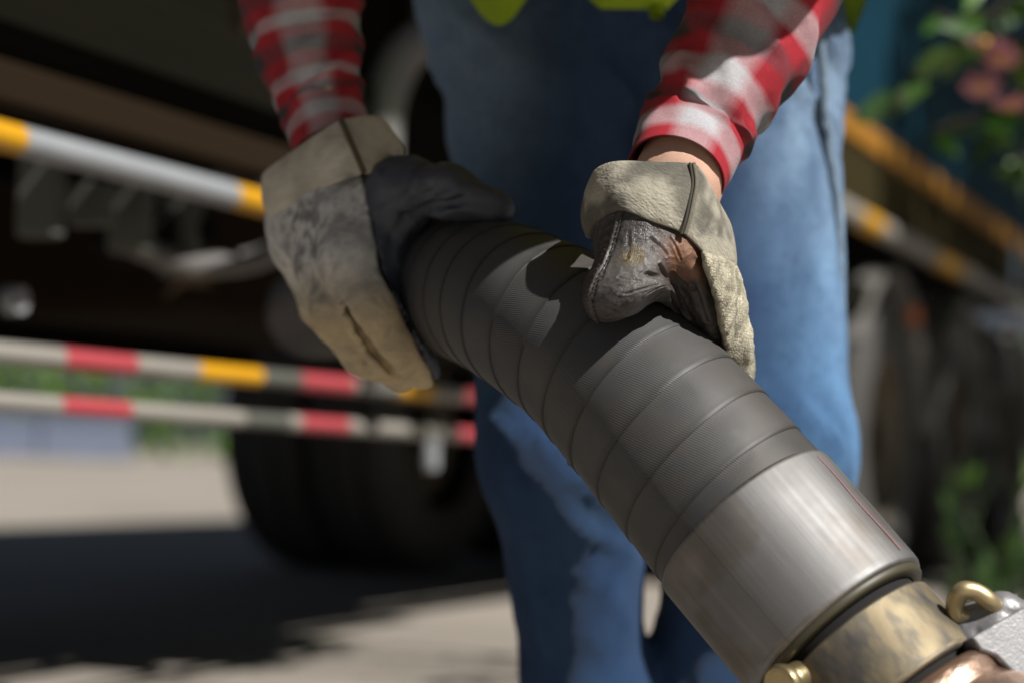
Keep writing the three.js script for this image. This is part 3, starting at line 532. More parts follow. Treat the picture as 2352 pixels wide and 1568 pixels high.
// coupling: turned along the axis from the collar's rim
const onAxis = (t, up, cam) => A0.clone().addScaledVector(AX, t).addScaledVector(UPR, up).addScaledVector(CAMD, cam);
function turned(prof, n = 128) { const g = new THREE.LatheGeometry(prof.map(([t, r]) => new THREE.Vector2(r, t)), n), m = new THREE.Matrix4().makeBasis(CAMD, AX, CAMD.clone().cross(AX)); m.setPosition(A0); return g.applyMatrix4(m); }
{
  const steel = new THREE.MeshPhysicalMaterial({ color: rgb(0.26, 0.257, 0.255), metalness: 1, roughness: 1, roughnessMap: rep(tex(512, (u, v) => 0.46 + 0.26 * fbmT(u, v, 5, 5, 21) + 0.06 * noiseT(u, v, 60, 3, 3)), 2, 2), map: rep(tex(512, (u, v) => { const st = fbmT(u, v, 7, 6, 61), a = 0.66 + 0.5 * fbmT(u, v, 4, 6, 41) - 0.22 * sstep(0.45, 0.75, st) + 0.12 * (noiseT(u, v, 200, 9, 4) - 0.5), l = Math.abs(u - 0.315) < 0.0014 ? 0.75 : 1, br = 0.25 * sstep(0.5, 0.62, st); return [a * l, a * l * (1 - 0.25 * br), a * l * (1 - 0.5 * br)]; }), 1, 1), bumpMap: rep(T.scratch, 2, 2), bumpScale: 0.00018, side: THREE.DoubleSide });
  part('steel_collar', turned([[0.012, 0.0580], [0.0, 0.0605], [-0.0006, 0.0616], [0.0006, 0.0628], [0.003, 0.0633], [0.040, 0.0630], [0.080, 0.0624], [0.0835, 0.0621], [0.0855, 0.0611], [0.086, 0.0594], [0.085, 0.0540]], 160), steel, HOSE, true);
  const line = (t0, t1, ang, r, w) => { const a = []; for (let i = 0; i <= 30; i++) { const t = lerp(t0, t1, i / 30), row = []; for (const d of [-w, 0, w]) { const q = ang + d / r + 0.01 * Math.sin(i * 0.3); row.push(onAxis(t, r * Math.sin(q), r * Math.cos(q))); } a.push(row); } return grid(a, (i, j) => [j, i / 30], false); };
  part('paint_line', line(0.006, 0.079, 1.12, 0.0636, 0.0006), mat(0.26, 0.11, 0.12, 0.7), HOSE, true);
  part('gasket', turned([[0.0845, 0.052], [0.0845, 0.0590], [0.0865, 0.0598], [0.089, 0.0594], [0.0905, 0.0580], [0.0905, 0.052]]), mat(0.05, 0.045, 0.025, 0.5), HOSE, true);
  part('groove', turned([[0.087, 0.051], [0.105, 0.051]]), mat(0.004, 0.003, 0.003, 0.9), HOSE, true);
  const brass = new THREE.MeshPhysicalMaterial({ color: rgb(1, 1, 1), metalness: 0.7, roughness: 1, roughnessMap: rep(tex(256, (u, v) => 0.50 + 0.22 * fbmT(u, v, 5, 4, 5)), 2), map: rep(tex(512, (u, v) => { const f = sstep(0.35, 0.68, fbmT(u, v, 12, 6, 71)), g = sstep(0.5, 0.75, fbmT(u, v, 16, 5, 33)); return [lerp(0.13, 0.23, f) * (1 - 0.3 * g), lerp(0.115, 0.19, f) * (1 - 0.26 * g), lerp(0.09, 0.12, f) * (1 - 0.1 * g)]; }), 3, 1), bumpMap: rep(T.mottle, 8, 3), bumpScale: 0.0002, side: THREE.DoubleSide });
  part('brass_coupling', turned([[0.096, 0.050], [0.0963, 0.0550], [0.098, 0.0561], [0.138, 0.0566], [0.1405, 0.0562], [0.142, 0.0550], [0.142, 0.050]], 128), brass, HOSE, true);
  part('groove', turned([[0.141, 0.0505], [0.152, 0.0505]]), mat(0.004, 0.003, 0.003, 0.9), HOSE, true);
  const copper = new THREE.MeshPhysicalMaterial({ color: rgb(1, 1, 1), metalness: 0.9, roughness: 0.34, map: rep(tex(512, (u, v) => { const f = fbmT(u, v, 6, 6, 91); return [lerp(0.25, 0.62, f), lerp(0.17, 0.42, f), lerp(0.13, 0.31, f)]; }), 3, 1), bumpMap: rep(T.mottle, 6, 2), bumpScale: 0.0008, side: THREE.DoubleSide });
  part('bronze_flange', turned([[0.147, 0.050], [0.1472, 0.0575], [0.150, 0.0605], [0.155, 0.0620], [0.160, 0.0610], [0.163, 0.0606], [0.167, 0.0630], [0.173, 0.0668], [0.187, 0.0685], [0.222, 0.0690], [0.232, 0.068], [0.234, 0.050]], 128), copper, HOSE, true);
  // stud on the brass part
  const sa = -0.66, dir = UPR.clone().multiplyScalar(Math.sin(sa)).addScaledVector(CAMD, Math.cos(sa)), base = onAxis(0.101, 0.0555 * Math.sin(sa), 0.0555 * Math.cos(sa));
  const put = (g) => g.applyQuaternion(new THREE.Quaternion().setFromUnitVectors(V(0, 1, 0), dir)).translate(base.x, base.y, base.z);
  part('stud', put(new THREE.LatheGeometry([[0.0095, -0.002], [0.0095, 0.006], [0.0085, 0.0075], [0.0085, 0.0085], [0.0112, 0.010], [0.0118, 0.012], [0.0118, 0.0155], [0.0108, 0.0168], [0.0094, 0.0168], [0.0088, 0.0158], [0.0082, 0.0152], [0, 0.0152]].map(([r, y]) => new THREE.Vector2(r, y)), 48)), new THREE.MeshPhysicalMaterial({ color: rgb(0.40, 0.32, 0.18), metalness: 0.9, roughness: 0.38, side: THREE.DoubleSide, bumpMap: rep(T.mottle, 2), bumpScale: 0.0004 }), HOSE, true);
  // cam lever of cast metal on the right, with its pull ring
  const alu = mat(0.25, 0.25, 0.26, 0.42, { metalness: 0.35, bumpMap: rep(T.suede, 30), bumpScale: 0.00022, map: rep(T.suedeColor, 10) });
  const LEVER = new THREE.Group(); LEVER.name = 'cam_lever'; HOSE.add(LEVER);
  const sh = (pts, z) => new THREE.Shape(pts.map(([x, y]) => new THREE.Vector2((x - 2300) / F * z, (1450 - y) / F * z)));
  const slab = (pts, z, depth, rx, ry) => { const g = new THREE.ExtrudeGeometry(sh(pts, z), { depth, bevelEnabled: true, bevelSize: 0.0016, bevelThickness: 0.0022, bevelSegments: 3, curveSegments: 12 }); g.translate(0, 0, -depth); g.rotateX(rx).rotateY(ry); const o = P(2300, 1450, z); return boxUV(g.translate(o.x, o.y, o.z)); };
  part('lever_arm', slab([[2232, 1468], [2292, 1436], [2352, 1404], [2430, 1378], [2560, 1372], [2590, 1450], [2560, 1560], [2450, 1610], [2372, 1590], [2322, 1545], [2282, 1502], [2246, 1490]], 1.098, 0.024, -0.30, 0.18), alu, LEVER, true);
  const boss = join(0.004, bone(P(2216, 1432, 1.122), P(2300, 1402, 1.120), 0.0100, 0.0108), bone(P(2306, 1392, 1.120), P(2352, 1412, 1.115), 0.0072, 0.008), bone(P(2232, 1466, 1.114), P(2290, 1444, 1.112), 0.0082, 0.0096)), bcut = bone(P(2250, 1466, 1.103), P(2238, 1434, 1.107), 0.0022, 0.0012);
  part('pivot_boss', boxUV(dent(mesher((x, y, z) => smax(boss(x, y, z), -bcut(x, y, z), 0.002), bounds([P(2200, 1394, 1.120), P(2360, 1474, 1.100)], 0.02), 0.0011), (x, y, z) => 0.0006 * (fbm3(x * 260, y * 260, z * 260) - 0.5))), alu, LEVER, true);
  part('pivot_pin', rod(P(2188, 1414, 1.132), P(2340, 1382, 1.120), 0.0046, 20), alu, LEVER, true);
  part('pivot_ear', slab([[2282, 1402], [2308, 1385], [2336, 1398], [2352, 1430], [2340, 1450], [2300, 1452]], 1.112, 0.012, -0.30, 0.1), alu, LEVER, true);
  part('pull_ring', tube([P(2196, 1406, 1.116), P(2198, 1376, 1.113), P(2212, 1356, 1.110), P(2240, 1358, 1.110), P(2270, 1378, 1.110), P(2284, 1398, 1.115), P(2236, 1418, 1.118)], 0.0052, 80, 14, true), new THREE.MeshPhysicalMaterial({ color: rgb(0.46, 0.37, 0.21), metalness: 0.8, roughness: 0.45, side: THREE.DoubleSide }), LEVER, true);
}

// ---------------------------------------------------------------- gloves
const suedeM = mat(1, 1, 1, 0.95, { vertexColors: true, map: rep(T.suedeColor, 14), bumpMap: rep(T.suede, 16), bumpScale: 0.0009 });
const hideM = mat(1, 1, 1, 0.43, { vertexColors: true, map: rep(T.suedeColor, 8), bumpMap: rep(T.leather, 26), bumpScale: 0.00028 });
const crackM = mat(1, 1, 1, 0.9, { vertexColors: true, map: rep(tex(512, (u, v) => { const k = sstep(0.02, 0.3, cellT(u, v, 30, 4)) * sstep(0.0, 0.25, cellT(u, v, 13, 8)), q = fbmT(u, v, 24, 4, 6); const a = (0.62 + 0.38 * k) * (0.6 + 0.8 * q); return [a, a * 0.985, a * 0.95]; }), 18), bumpMap: rep(tex(512, (u, v) => 0.7 * sstep(0.0, 0.4, cellT(u, v, 30, 4)) + 0.3 * fbmT(u, v, 40, 3, 2)), 18), bumpScale: 0.0003 });
const plane = (a, b, c) => { const n = b.clone().sub(a).cross(c.clone().sub(a)).normalize(), d = -n.dot(a); return (x, y, z) => n.x * x + n.y * y + n.z * z + d; };
// a cuff between two closed rings of points, with thickness
function cuff(top, bot, th, wob) {
  const ct = new THREE.CatmullRomCurve3(top, true, 'centripetal'), cb = new THREE.CatmullRomCurve3(bot, true, 'centripetal'), K = 160, N = 14, rows = [];
  const mid = (c) => c.getPoints(40).reduce((s, p) => s.add(p), V()).multiplyScalar(1 / 41), mt = mid(ct), mb = mid(cb);
  const at = (j, t, inset) => { const a = ct.getPoint(j / K), b = cb.getPoint(j / K), p = a.lerp(b, t), m = mt.clone().lerp(mb, t), o = p.clone().sub(m).normalize(); return p.addScaledVector(o, 0.0035 * Math.sin(Math.PI * clamp(t)) - inset + wob * (fbm3(p.x * 40, p.y * 40, p.z * 40, 3) - 0.5)); };
  const ts = [...Array(N + 1).keys()].map((i) => i / N);
  for (const t of [...ts].reverse()) rows.push([...Array(K).keys()].map((j) => at(j, t * 0.97, th)));
  rows.push([...Array(K).keys()].map((j) => at(j, -0.012, th * 0.5)));
  for (const t of ts) rows.push([...Array(K).keys()].map((j) => at(j, t, t > 0.97 ? 0.0004 : 0)));
  rows.push([...Array(K).keys()].map((j) => at(j, 1.012, 0.0012))); rows.push([...Array(K).keys()].map((j) => at(j, 1.0, 0.004)));
  return grid(rows, (i, j) => [j / K * 0.26, i * 0.0035]);
}
// a line of stitches lying on a surface
function stitches(pts, r, gap, len) {
  const c = new THREE.CatmullRomCurve3(pts), L = c.getLength(), out = [];
  for (let s = gap / 2; s < L - len; s += gap) out.push(new THREE.CapsuleGeometry(r, len, 3, 6).applyQuaternion(new THREE.Quaternion().setFromUnitVectors(V(0, 1, 0), c.getTangentAt((s + len / 2) / L))).translate(...c.getPointAt((s + len / 2) / L).toArray()));
  return out;
}
const along = (f, pts, lift = 0) => pts.map(([x, y]) => { const p = meet(f, x, y); return p.addScaledVector(camera.position.clone().sub(p).normalize(), lift); });
const near = (p, q, r) => Math.exp(-(Math.pow(p.x - q.x, 2) + Math.pow(p.y - q.y, 2) + Math.pow(p.z - q.z, 2)) / (r * r));
// --- the man's left hand, on top of the hose near the coupling
{
  const G = new THREE.Group(); G.name = 'glove'; MAN.add(G);
  const thumb = chain([P(1452, 525, 1.216), P(1446, 605, 1.197), P(1413, 679, 1.181)], [0.0235, 0.0195, 0.0176], 0.012);
  const lump = bone(P(1410, 684, 1.181), P(1508, 672, 1.184), 0.0165, 0.0105);
  const palm = join(0.02, bone(P(1530, 490, 1.240), P(1560, 600, 1.225), 0.028, 0.027), bone(P(1478, 515, 1.214), P(1570, 590, 1.203), 0.021, 0.019), bone(P(1560, 590, 1.225), P(1612, 690, 1.209), 0.026, 0.015), bone(P(1610, 690, 1.215), P(1640, 775, 1.222), 0.014, 0.011));
  const index = chain([P(1595, 560, 1.235), P(1632, 700, 1.240), P(1655, 790, 1.255), P(1668, 850, 1.277), P(1640, 950, 1.30)], [0.0215, 0.0185, 0.0165, 0.0145, 0.014], 0.014);
  const rest = join(0.008, ...[0, 1, 2].map((i) => chain([P(1560 - 45 * i, 540 - 40 * i, 1.26 + 0.014 * i), P(1610 - 40 * i, 700 - 35 * i, 1.29 + 0.014 * i), P(1560 - 40 * i, 900 - 35 * i, 1.315 + 0.014 * i), P(1420 - 40 * i, 1010 - 35 * i, 1.30 + 0.014 * i), P(1318 - 25 * i, 1058 - 45 * i, 1.262 + 0.014 * i)], [0.017, 0.016, 0.015, 0.014, 0.0125], 0.012)));
  
  const side = plane(P(1421, 500, 1.205), P(1353, 690, 1.185), P(1428, 610, 1.235)), ss = Math.sign(side(...P(1300, 600, 1.2).toArray()));
  const flat = (x, y, z) => smax(smin(smin(thumb(x, y, z), lump(x, y, z), 0.012), palm(x, y, z), 0.026), ss * side(x, y, z) - 0.0015, 0.004), surf = (px, py, dz) => { const p = meet(flat, px, py); return p.addScaledVector(p.clone().sub(camera.position).normalize(), dz); };
  const pit = join(0.006, bone(surf(1508, 628, -0.002), surf(1548, 656, 0.004), 0.0055, 0.0095), bone(surf(1548, 656, 0.004), surf(1590, 716, 0.003), 0.0095, 0.008));
  const groove1 = join(0.003, bone(surf(1478, 604, 0), surf(1540, 622, 0), 0.0016, 0.004), bone(surf(1556, 612, -0.001), surf(1612, 706, 0), 0.0018, 0.0042)), groove2 = join(0.003, bone(surf(1530, 556, -0.0012), surf(1600, 640, 0), 0.0014, 0.003), bone(surf(1440, 655, -0.001), surf(1490, 648, 0), 0.0012, 0.002));
  const ab = plane(P(1349, 500, 1.2), P(1640, 585, 1.2), P(1500, 560, 1.3)), as = Math.sign(ab(...P(1500, 300, 1.2).toArray())), above = (x, y, z) => as * ab(x, y, z);
  const all = (x, y, z) => {
    let d = flat(x, y, z);
    d = smax(d, -pit(x, y, z), 0.010); d = smax(d, -smin(groove1(x, y, z), groove2(x, y, z), 0.003), 0.004); d = smax(d, above(x, y, z), 0.004);
    return smax(smin(smin(d, index(x, y, z), 0.006), rest(x, y, z), 0.010), above(x, y, z), 0.004);
  };
  const split = plane(P(1588, 545, 1.215), P(1664, 800, 1.22), P(1560, 560, 1.30)), sg = Math.sign(split(...P(1480, 640, 1.19).toArray()));
  const inHide = (x, y, z) => sg * split(x, y, z);
  const B = bounds([P(1340, 480, 1.18), P(1720, 900, 1.34), P(1250, 1100, 1.34), P(1480, 430, 1.30)], 0.02);
  const fold = (x, y, z) => { const a = fbm3(x * 42 + 3, y * 42, z * 42, 3), c = fbm3(x * 110, y * 150, z * 110, 3); return 0.0022 * (Math.pow(1 - Math.abs(2 * a - 1), 3) - 0.4) + 0.0016 * (Math.pow(1 - Math.abs(2 * c - 1), 2.5) - 0.4) + 0.0006 * (fbm3(x * 280, y * 340, z * 280, 2) - 0.5); };
  const inner = mesher((x, y, z) => smax(all(x, y, z) + 0.0075, -inHide(x, y, z) + 0.0006, 0.0015), B, 0.0026);
  const leather = (x, y, z) => {
    const p = { x, y, z }, n = fbm3(x * 130, y * 130, z * 130, 4), m = fbm3(x * 420, y * 420, z * 420, 3);
    const ru = clamp(1.3 * (near(p, rust, 0.010) + near(p, rust2, 0.011)) * sstep(0.28, 0.6, n + 0.12)), br = sstep(0.35, 0.6, near(p, spot, 0.0085) + 0.25 * (m - 0.5)), sc = sstep(0.25, 0.6, near(p, scuff, 0.011)) * sstep(0.5, 0.66, m), wo = near(p, worn, 0.03);
    let c = [0.047, 0.042, 0.040].map((v) => v * (0.6 + 0.75 * n) * (1 + 0.7 * wo));
    c = c.map((v, i) => lerp(v, [0.20, 0.095, 0.055][i], ru * 0.9)); c = c.map((v, i) => lerp(v, [0.10, 0.075, 0.035][i] * (0.6 + 0.8 * m), br * 0.9)); return c.map((v) => lerp(v, 0.012, sc * 0.9));
  };
  // the leather panel over thumb and palm: a net of points, smoothly joined
  const net = [
    [[1352, 520, 1.235], [1372, 500, 1.214], [1425, 476, 1.198], [1475, 488, 1.193], [1515, 508, 1.192], [1545, 520, 1.193], [1567, 530, 1.195], [1588, 544, 1.199], [1606, 560, 1.208]],
    [[1361, 562, 1.228], [1378, 556, 1.207], [1404, 556, 1.193], [1460, 556, 1.186], [1512, 560, 1.186], [1545, 564, 1.187], [1570, 572, 1.189], [1596, 586, 1.194], [1622, 602, 1.206]],
    [[1366, 598, 1.222], [1375, 598, 1.199], [1389, 598, 1.186], [1445, 603, 1.178], [1498, 604, 1.179], [1532, 608, 1.186], [1562, 616, 1.193], [1602, 630, 1.194], [1636, 642, 1.206]],
    [[1345, 638, 1.215], [1353, 638, 1.194], [1367, 636, 1.180], [1428, 640, 1.170], [1484, 634, 1.173], [1518, 634, 1.186], [1556, 652, 1.204], [1610, 668, 1.196], [1648, 680, 1.208]],
    [[1338, 675, 1.212], [1343, 676, 1.190], [1355, 672, 1.176], [1416, 672, 1.164], [1476, 662, 1.165], [1528, 656, 1.177], [1558, 682, 1.208], [1616, 704, 1.200], [1656, 718, 1.212]],
    [[1341, 706, 1.214], [1345, 708, 1.194], [1356, 706, 1.178], [1414, 706, 1.166], [1472, 692, 1.168], [1521, 674, 1.184], [1562, 706, 1.212], [1622, 740, 1.206], [1664, 756, 1.218]],
    [[1354, 732, 1.216], [1360, 735, 1.203], [1372, 738, 1.190], [1412, 737, 1.182], [1458, 722, 1.184], [1508, 692, 1.198], [1566, 726, 1.219], [1628, 772, 1.216], [1670, 792, 1.228]],
    [[1362, 726, 1.218], [1370, 727, 1.213], [1382, 728, 1.207], [1414, 727, 1.206], [1458, 712, 1.210], [1510, 688, 1.222], [1572, 734, 1.232], [1634, 784, 1.230], [1672, 802, 1.236]],
  ].map((r) => r.map((a) => P(...a)));
  const cr4 = (a, b, c2, e, t) => { const f = (k) => 0.5 * (2 * b[k] + (c2[k] - a[k]) * t + (2 * a[k] - 5 * b[k] + 4 * c2[k] - e[k]) * t * t + (3 * b[k] - a[k] - 3 * c2[k] + e[k]) * t * t * t); return V(f('x'), f('y'), f('z')); };
  const pick = (arr, x, f) => { const n = arr.length - 1, i = Math.min(Math.floor(x), n - 1), t = x - i, g = (k) => f(arr[clamp(k, 0, n)]); return cr4(g(i - 1), g(i), g(i + 1), g(i + 2), t); };
  const panel = (u, v) => pick(net, v * 7, (row) => pick(row, u * 8, (p) => p));
  // creases in the panel: [u0, v0, u1, v1, half width, depth]
  const creases = [[0.63, 0.50, 0.50, 0.40, 0.022, 0.0020], [0.66, 0.42, 0.56, 0.30, 0.016, 0.0012], [0.74, 0.50, 0.80, 0.78, 0.018, 0.0020], [0.84, 0.40, 0.88, 0.70, 0.016, 0.0012], [0.68, 0.62, 0.76, 0.86, 0.02, 0.002], [0.70, 0.34, 0.83, 0.44, 0.014, 0.0010], [0.42, 0.60, 0.58, 0.56, 0.012, 0.0009], [0.30, 0.68, 0.40, 0.78, 0.010, 0.0005], [0.36, 0.42, 0.50, 0.50, 0.010, 0.0006], [0.26, 0.22, 0.29, 0.44, 0.008, 0.0005], [0.45, 0.12, 0.60, 0.22, 0.012, 0.0007], [0.33, 0.10, 0.36, 0.26, 0.010, 0.0005], [0.52, 0.66, 0.62, 0.58, 0.008, 0.0007], [0.6, 0.10, 0.74, 0.22, 0.012, 0.0008]];
  const seamU = 0.25, rel = (u, v) => {
    let q = 0; for (const [a, b, e, f, w, dp] of creases) { const x = e - a, y = f - b, t = clamp(((u - a) * x + (v - b) * y) / (x * x + y * y)), r = Math.hypot(u - a - x * t, v - b - y * t) / (w * (0.5 + 0.5 * Math.sin(Math.PI * (0.15 + 0.7 * t)))); q += dp * (-Math.exp(-r * r) + 0.45 * Math.exp(-Math.pow(r - 2, 2))); }
    const sd = Math.abs(u - seamU) / 0.012, pk = 0.5 + 0.5 * Math.sin(v * 150);
    q += 0.0012 * Math.exp(-sd * sd) * (0.7 + 0.3 * pk) - 0.0010 * Math.exp(-Math.pow((u - seamU - 0.022) / 0.009, 2)) * (0.5 + 0.5 * pk) - 0.0005 * Math.exp(-Math.pow((u - seamU + 0.035) / 0.03, 2)) * pk;
    return q;
  };
  const NU = 200, NV = 170, prow = [];
  for (let i = 0; i <= NV; i++) { const row = []; for (let j = 0; j <= NU; j++) row.push(panel(j / NU, i / NV)); prow.push(row); }
  const pg = grid(prow, (i, j) => [j / NU * 0.085, i / NV * 0.07], false);
  { const n = pg.attributes.normal, p = pg.attributes.position, s = Math.sign(V().fromBufferAttribute(n, 85 * (NU + 1) + 80).dot(CAMD)) || 1;
    for (let i = 0; i <= NV; i++) for (let j = 0; j <= NU; j++) { const k = i * (NU + 1) + j, x = p.getX(k), y = p.getY(k), z = p.getZ(k), q = s * (rel(j / NU, i / NV) + 0.0011 * (fbm3(x * 60, y * 60, z * 60, 3) - 0.5) + 0.0006 * (Math.pow(1 - Math.abs(2 * fbm3(x * 150, y * 190, z * 150, 2) - 1), 3) - 0.3)); p.setXYZ(k, x + n.getX(k) * q, y + n.getY(k) * q, z + n.getZ(k) * q); }
    pg.computeVertexNormals(); }
  const rust = P(1592, 612, 1.194), rust2 = P(1570, 580, 1.190), spot = panel(0.385, 0.235), scuff = panel(0.36, 0.60), worn = panel(0.42, 0.45);
  part('palm_leather', paint(pg, leather), hideM, G, true);
  part('lining', boxUV(paint(inner, () => [0.05, 0.047, 0.046])), hideM, G, true);
  const back = dent(mesher((x, y, z) => smax(all(x, y, z) - 0.0006, inHide(x, y, z) + 0.0006, 0.0015), B, 0.0022), (x, y, z) => 0.7 * fold(x, y, z));
  paint(back, (x, y, z) => { const n = fbm3(x * 130, y * 130, z * 130, 3), c = sstep(0.15, 0.75, n); return [lerp(0.22, 0.62, c), lerp(0.205, 0.585, c), lerp(0.155, 0.46, c)]; });
  part('suede_back', boxUV(back), crackM, G, true);
  const top = [[1347, 442, 1.238], [1361, 395, 1.224], [1410, 371, 1.209], [1500, 371, 1.202], [1590, 377, 1.202], [1604, 384, 1.205], [1645, 452, 1.217], [1681, 520, 1.24], [1668, 520, 1.28], [1600, 430, 1.292], [1520, 408, 1.296], [1420, 420, 1.285], [1362, 445, 1.262]].map((a) => P(...a));
  const bot = [[1347, 545, 1.236], [1362, 510, 1.214], [1422, 479, 1.1925], [1500, 507, 1.1885], [1570, 533, 1.1895], [1584, 544, 1.1915], [1622, 582, 1.195], [1674, 660, 1.222], [1664, 650, 1.27], [1610, 560, 1.288], [1520, 540, 1.292], [1420, 530, 1.28], [1362, 540, 1.26]].map((a) => P(...a));
  const cg = paint(cuff(top, bot, 0.003, 0.003), (x, y, z) => { const n = fbm3(x * 48 + 2, y * 48, z * 48, 5), c = 0.85 * sstep(0.38, 0.6, n) + 0.3 * (fbm3(x * 300, y * 300, z * 300, 3) - 0.5), k = clamp(c + 0.45 * near({ x, y, z }, P(1530, 490, 1.19), 0.02)); return [lerp(0.10, 0.36, k), lerp(0.095, 0.338, k), lerp(0.08, 0.275, k)]; });
  const CU = part('cuff', cg, suedeM, G, true);
  // the cuff's joint: two raw edges pinched together
  const jt = [[1594, 375, 1.2], [1600, 420, 1.196], [1592, 470, 1.191], [1583, 510, 1.188], [1574, 538, 1.187]].map((a) => P(...a));
  part('cuff_seam', tube(jt, 0.0013, 40, 8), mat(0.21, 0.19, 0.145, 0.95, { bumpMap: rep(T.suede, 8, 1), bumpScale: 0.001 }), CU, true);
  part('cuff_seam', tube(jt.map((p) => p.clone().add(V(-0.0024, 0, 0.0002))), 0.0009, 40, 8), mat(0.05, 0.045, 0.035, 0.95), CU, true);
  const sv = [...Array(40).keys()].map((i) => panel(0.272, 0.03 + 0.86 * i / 39).addScaledVector(CAMD, 0.0006));
  part('stitching', stitches(sv, 0.00045, 0.0034, 0.0015), mat(0.02, 0.017, 0.014, 0.8), G, true);
}
// --- the man's right hand, wrapped round the hose farther back
{
  const G = new THREE.Group(); G.name = 'glove'; MAN.add(G);
  const index = chain([P(800, 460, 1.435), P(812, 600, 1.40), P(852, 720, 1.378), P(905, 800, 1.385), P(968, 848, 1.41)], [0.022, 0.021, 0.0185, 0.016, 0.0135], 0.014);
  const middle = chain([P(745, 490, 1.462), P(745, 610, 1.44), P(778, 725, 1.405), P(842, 806, 1.405), P(922, 856, 1.42)], [0.020, 0.018, 0.0155, 0.0142, 0.012], 0.014);
  const ring = chain([P(702, 500, 1.49), P(712, 600, 1.485), P(748, 700, 1.48), P(815, 772, 1.485), P(890, 828, 1.50)], [0.0205, 0.0175, 0.0155, 0.0145, 0.013], 0.014);
  const little = chain([P(695, 515, 1.51), P(705, 590, 1.515), P(735, 660, 1.525), P(790, 725, 1.54)], [0.019, 0.0165, 0.015, 0.013], 0.014);
  const backH = join(0.03, bone(P(775, 380, 1.465), P(792, 500, 1.44), 0.022, 0.022), bone(P(735, 400, 1.475), P(712, 520, 1.48), 0.022, 0.0235));
  const thumb = chain([P(850, 430, 1.445), P(930, 438, 1.405), P(1030, 440, 1.365), P(1138, 478, 1.352)], [0.024, 0.0195, 0.0165, 0.0115], 0.015);
  const web = join(0.02, bone(P(845, 440, 1.445), P(880, 560, 1.41), 0.022, 0.013), bone(P(930, 445, 1.405), P(880, 560, 1.41), 0.016, 0.012), bone(P(880, 560, 1.41), P(905, 700, 1.395), 0.012, 0.009));
  const crease = join(0.004, bone(P(900, 550, 1.378), P(1000, 478, 1.352), 0.0065, 0.005), bone(P(930, 470, 1.374), P(1020, 430, 1.342), 0.002, 0.0035), bone(P(1000, 455, 1.344), P(1120, 474, 1.335), 0.003, 0.002));
  const ab = plane(P(611, 455, 1.47), P(836, 345, 1.405), P(800, 395, 1.512)), as = Math.sign(ab(...P(700, 250, 1.46).toArray())), above = (x, y, z) => as * ab(x, y, z);
  const fingers = (x, y, z) => { const a = smin(index(x, y, z), backH(x, y, z), 0.016), b = smin(middle(x, y, z), backH(x, y, z), 0.016), c = smin(ring(x, y, z), little(x, y, z), 0.006); const hi = sstep(P(780, 690, 1.4).y, P(780, 560, 1.4).y, y); return smin(smin(a, b, 0.003 + 0.022 * hi), c, 0.004 + 0.02 * hi); };
  const hideF = (x, y, z) => smax(smin(thumb(x, y, z), web(x, y, z), 0.02), -crease(x, y, z), 0.006);
  const whole = (x, y, z) => smin(fingers(x, y, z), hideF(x, y, z), 0.010), sp = [[784, 676], [800, 715], [824, 756], [858, 806], [892, 842], [916, 866]].map(([x, y]) => meet(whole, x, y)), inward = (p, k) => p.clone().addScaledVector(p.clone().sub(camera.position).normalize(), k), slit = join(0.003, chain(sp, [0.0012, 0.0024, 0.0032, 0.0036, 0.0036, 0.003], 0.003), chain(sp.map((p) => inward(p, 0.005)), [0.001, 0.0028, 0.0036, 0.004, 0.004, 0.0036], 0.003), chain(sp.map((p) => inward(p, 0.010)), [0.001, 0.002, 0.0036, 0.004, 0.004, 0.0036], 0.003));
  const crack = join(0.003, chain([[810, 800], [838, 828], [862, 842]].map(([x, y]) => meet(whole, x, y)), [0.001, 0.0026, 0.0014], 0.003), chain([[900, 545], [935, 500], [1000, 470], [1060, 458]].map(([x, y]) => meet(whole, x, y)), [0.003, 0.0042, 0.0036, 0.0015], 0.003), chain([[985, 480], [1060, 462], [1120, 470]].map(([x, y]) => meet(whole, x, y)), [0.002, 0.003, 0.0012], 0.003), chain([[870, 470], [920, 440], [990, 420]].map(([x, y]) => meet(whole, x, y)), [0.0008, 0.0016, 0.0008], 0.003));
  const all = (x, y, z) => smax(smax(whole(x, y, z), -smin(slit(x, y, z), crack(x, y, z), 0.002), 0.0025), above(x, y, z), 0.004);
  const split = plane(P(834, 400, 1.42), P(872, 620, 1.38), P(834, 400, 1.52)), sg = Math.sign(split(...P(960, 440, 1.40).toArray()));
  const split2 = plane(P(872, 620, 1.38), P(985, 850, 1.39), P(872, 620, 1.5)), sg2 = Math.sign(split2(...P(990, 700, 1.40).toArray()));
  const inHide = (x, y, z) => Math.max(sg * split(x, y, z), 0) > 0 && sg2 * split2(x, y, z) > 0 ? Math.min(sg * split(x, y, z), sg2 * split2(x, y, z)) : Math.min(sg * split(x, y, z), sg2 * split2(x, y, z));
  const B = bounds([P(610, 380, 1.5), P(1170, 880, 1.36), P(640, 700, 1.55), P(900, 360, 1.47)], 0.03);
  const fold = (x, y, z) => { const a = fbm3(x * 34 + 13, y * 34, z * 34, 3); return 0.002 * (Math.pow(1 - Math.abs(2 * a - 1), 3) - 0.4); };
  const hide = dent(mesher((x, y, z) => smax(all(x, y, z), -inHide(x, y, z) + 0.0006, 0.002), B, 0.0024), (x, y, z) => 1.6 * fold(x, y, z));
  paint(hide, (x, y, z) => { const n = fbm3(x * 90, y * 90, z * 90, 4), l = 0.6 + 0.7 * n; return [0.055 * l, 0.063 * l, 0.085 * l]; });
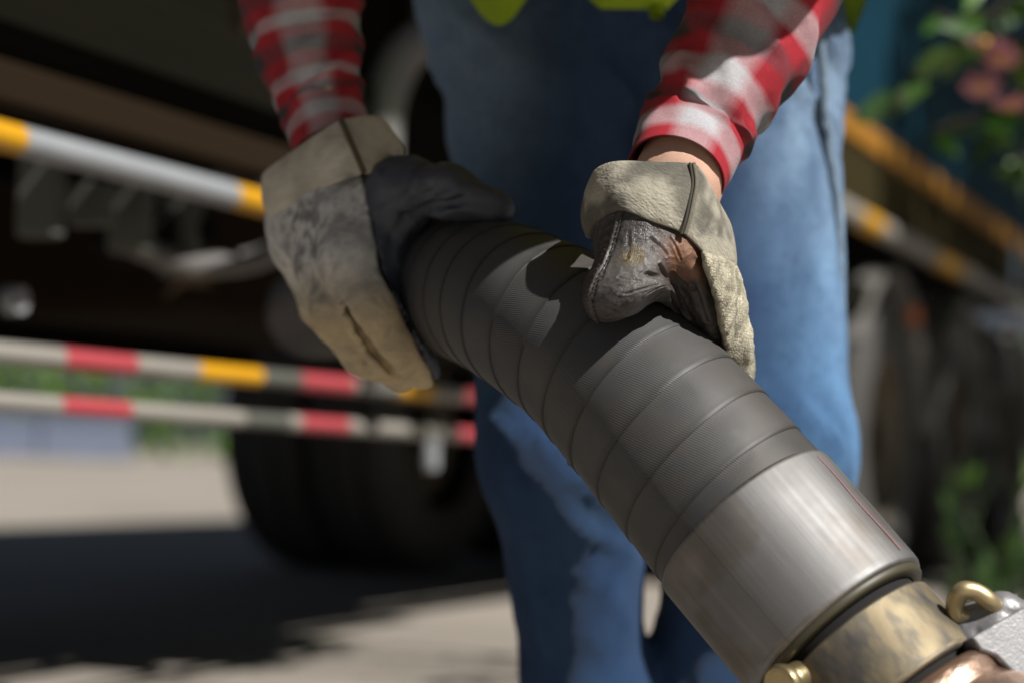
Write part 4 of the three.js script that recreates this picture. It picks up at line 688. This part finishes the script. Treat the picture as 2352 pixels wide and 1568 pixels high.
  part('palm_leather', boxUV(hide), hideM, G, true);
  const back = dent(mesher((x, y, z) => smax(all(x, y, z) - 0.0008, inHide(x, y, z) + 0.0006, 0.002), B, 0.0024), fold);
  const soot = P(740, 540, 1.43);
  paint(back, (x, y, z) => { const n = fbm3(x * 70, y * 70, z * 70, 4), m = fbm3(x * 170, y * 170, z * 170, 3), d = clamp(near({ x, y, z }, soot, 0.05) * sstep(0.42, 0.62, m) * 1.0 + 0.3 * sstep(0.58, 0.7, n)), low = sstep(P(800, 560, 1.4).y, P(800, 760, 1.4).y, y), b = [lerp(0.56, 0.48, low), lerp(0.56, 0.39, low), lerp(0.55, 0.25, low)]; return b.map((v, i) => lerp(v * (0.75 + 0.5 * n), [0.075, 0.08, 0.09][i], d * 0.8)); });
  part('suede_back', boxUV(back), suedeM, G, true);
  const top = [[602, 402, 1.475], [690, 334, 1.435], [778, 277, 1.412], [790, 273, 1.410], [868, 268, 1.428], [908, 318, 1.462], [900, 345, 1.49], [800, 340, 1.515], [690, 380, 1.52], [620, 412, 1.50]].map((a) => P(...a));
  const bot = [[620, 500, 1.465], [735, 434, 1.415], [830, 399, 1.395], [842, 398, 1.394], [885, 388, 1.41], [924, 365, 1.452], [905, 400, 1.485], [810, 450, 1.51], [700, 490, 1.515], [635, 505, 1.495]].map((a) => P(...a));
  const cg = paint(cuff(top, bot, 0.003, 0.003), (x, y, z) => { const n = fbm3(x * 45, y * 45, z * 45, 5), k = sstep(0.25, 0.6, n), d = near({ x, y, z }, P(808, 425, 1.4), 0.008); return [lerp(lerp(0.38, 0.54, k), 0.1, d), lerp(lerp(0.36, 0.51, k), 0.1, d), lerp(lerp(0.30, 0.43, k), 0.1, d)]; });
  const CU = part('cuff', cg, suedeM, G, true);
  part('cuff_seam', tube([[782, 275, 1.405], [800, 315, 1.396], [820, 360, 1.388], [836, 398, 1.386]].map((a) => P(...a)), 0.0022, 30, 8), mat(0.09, 0.075, 0.045, 0.95), CU, true);
}
renderer.render(scene, camera);
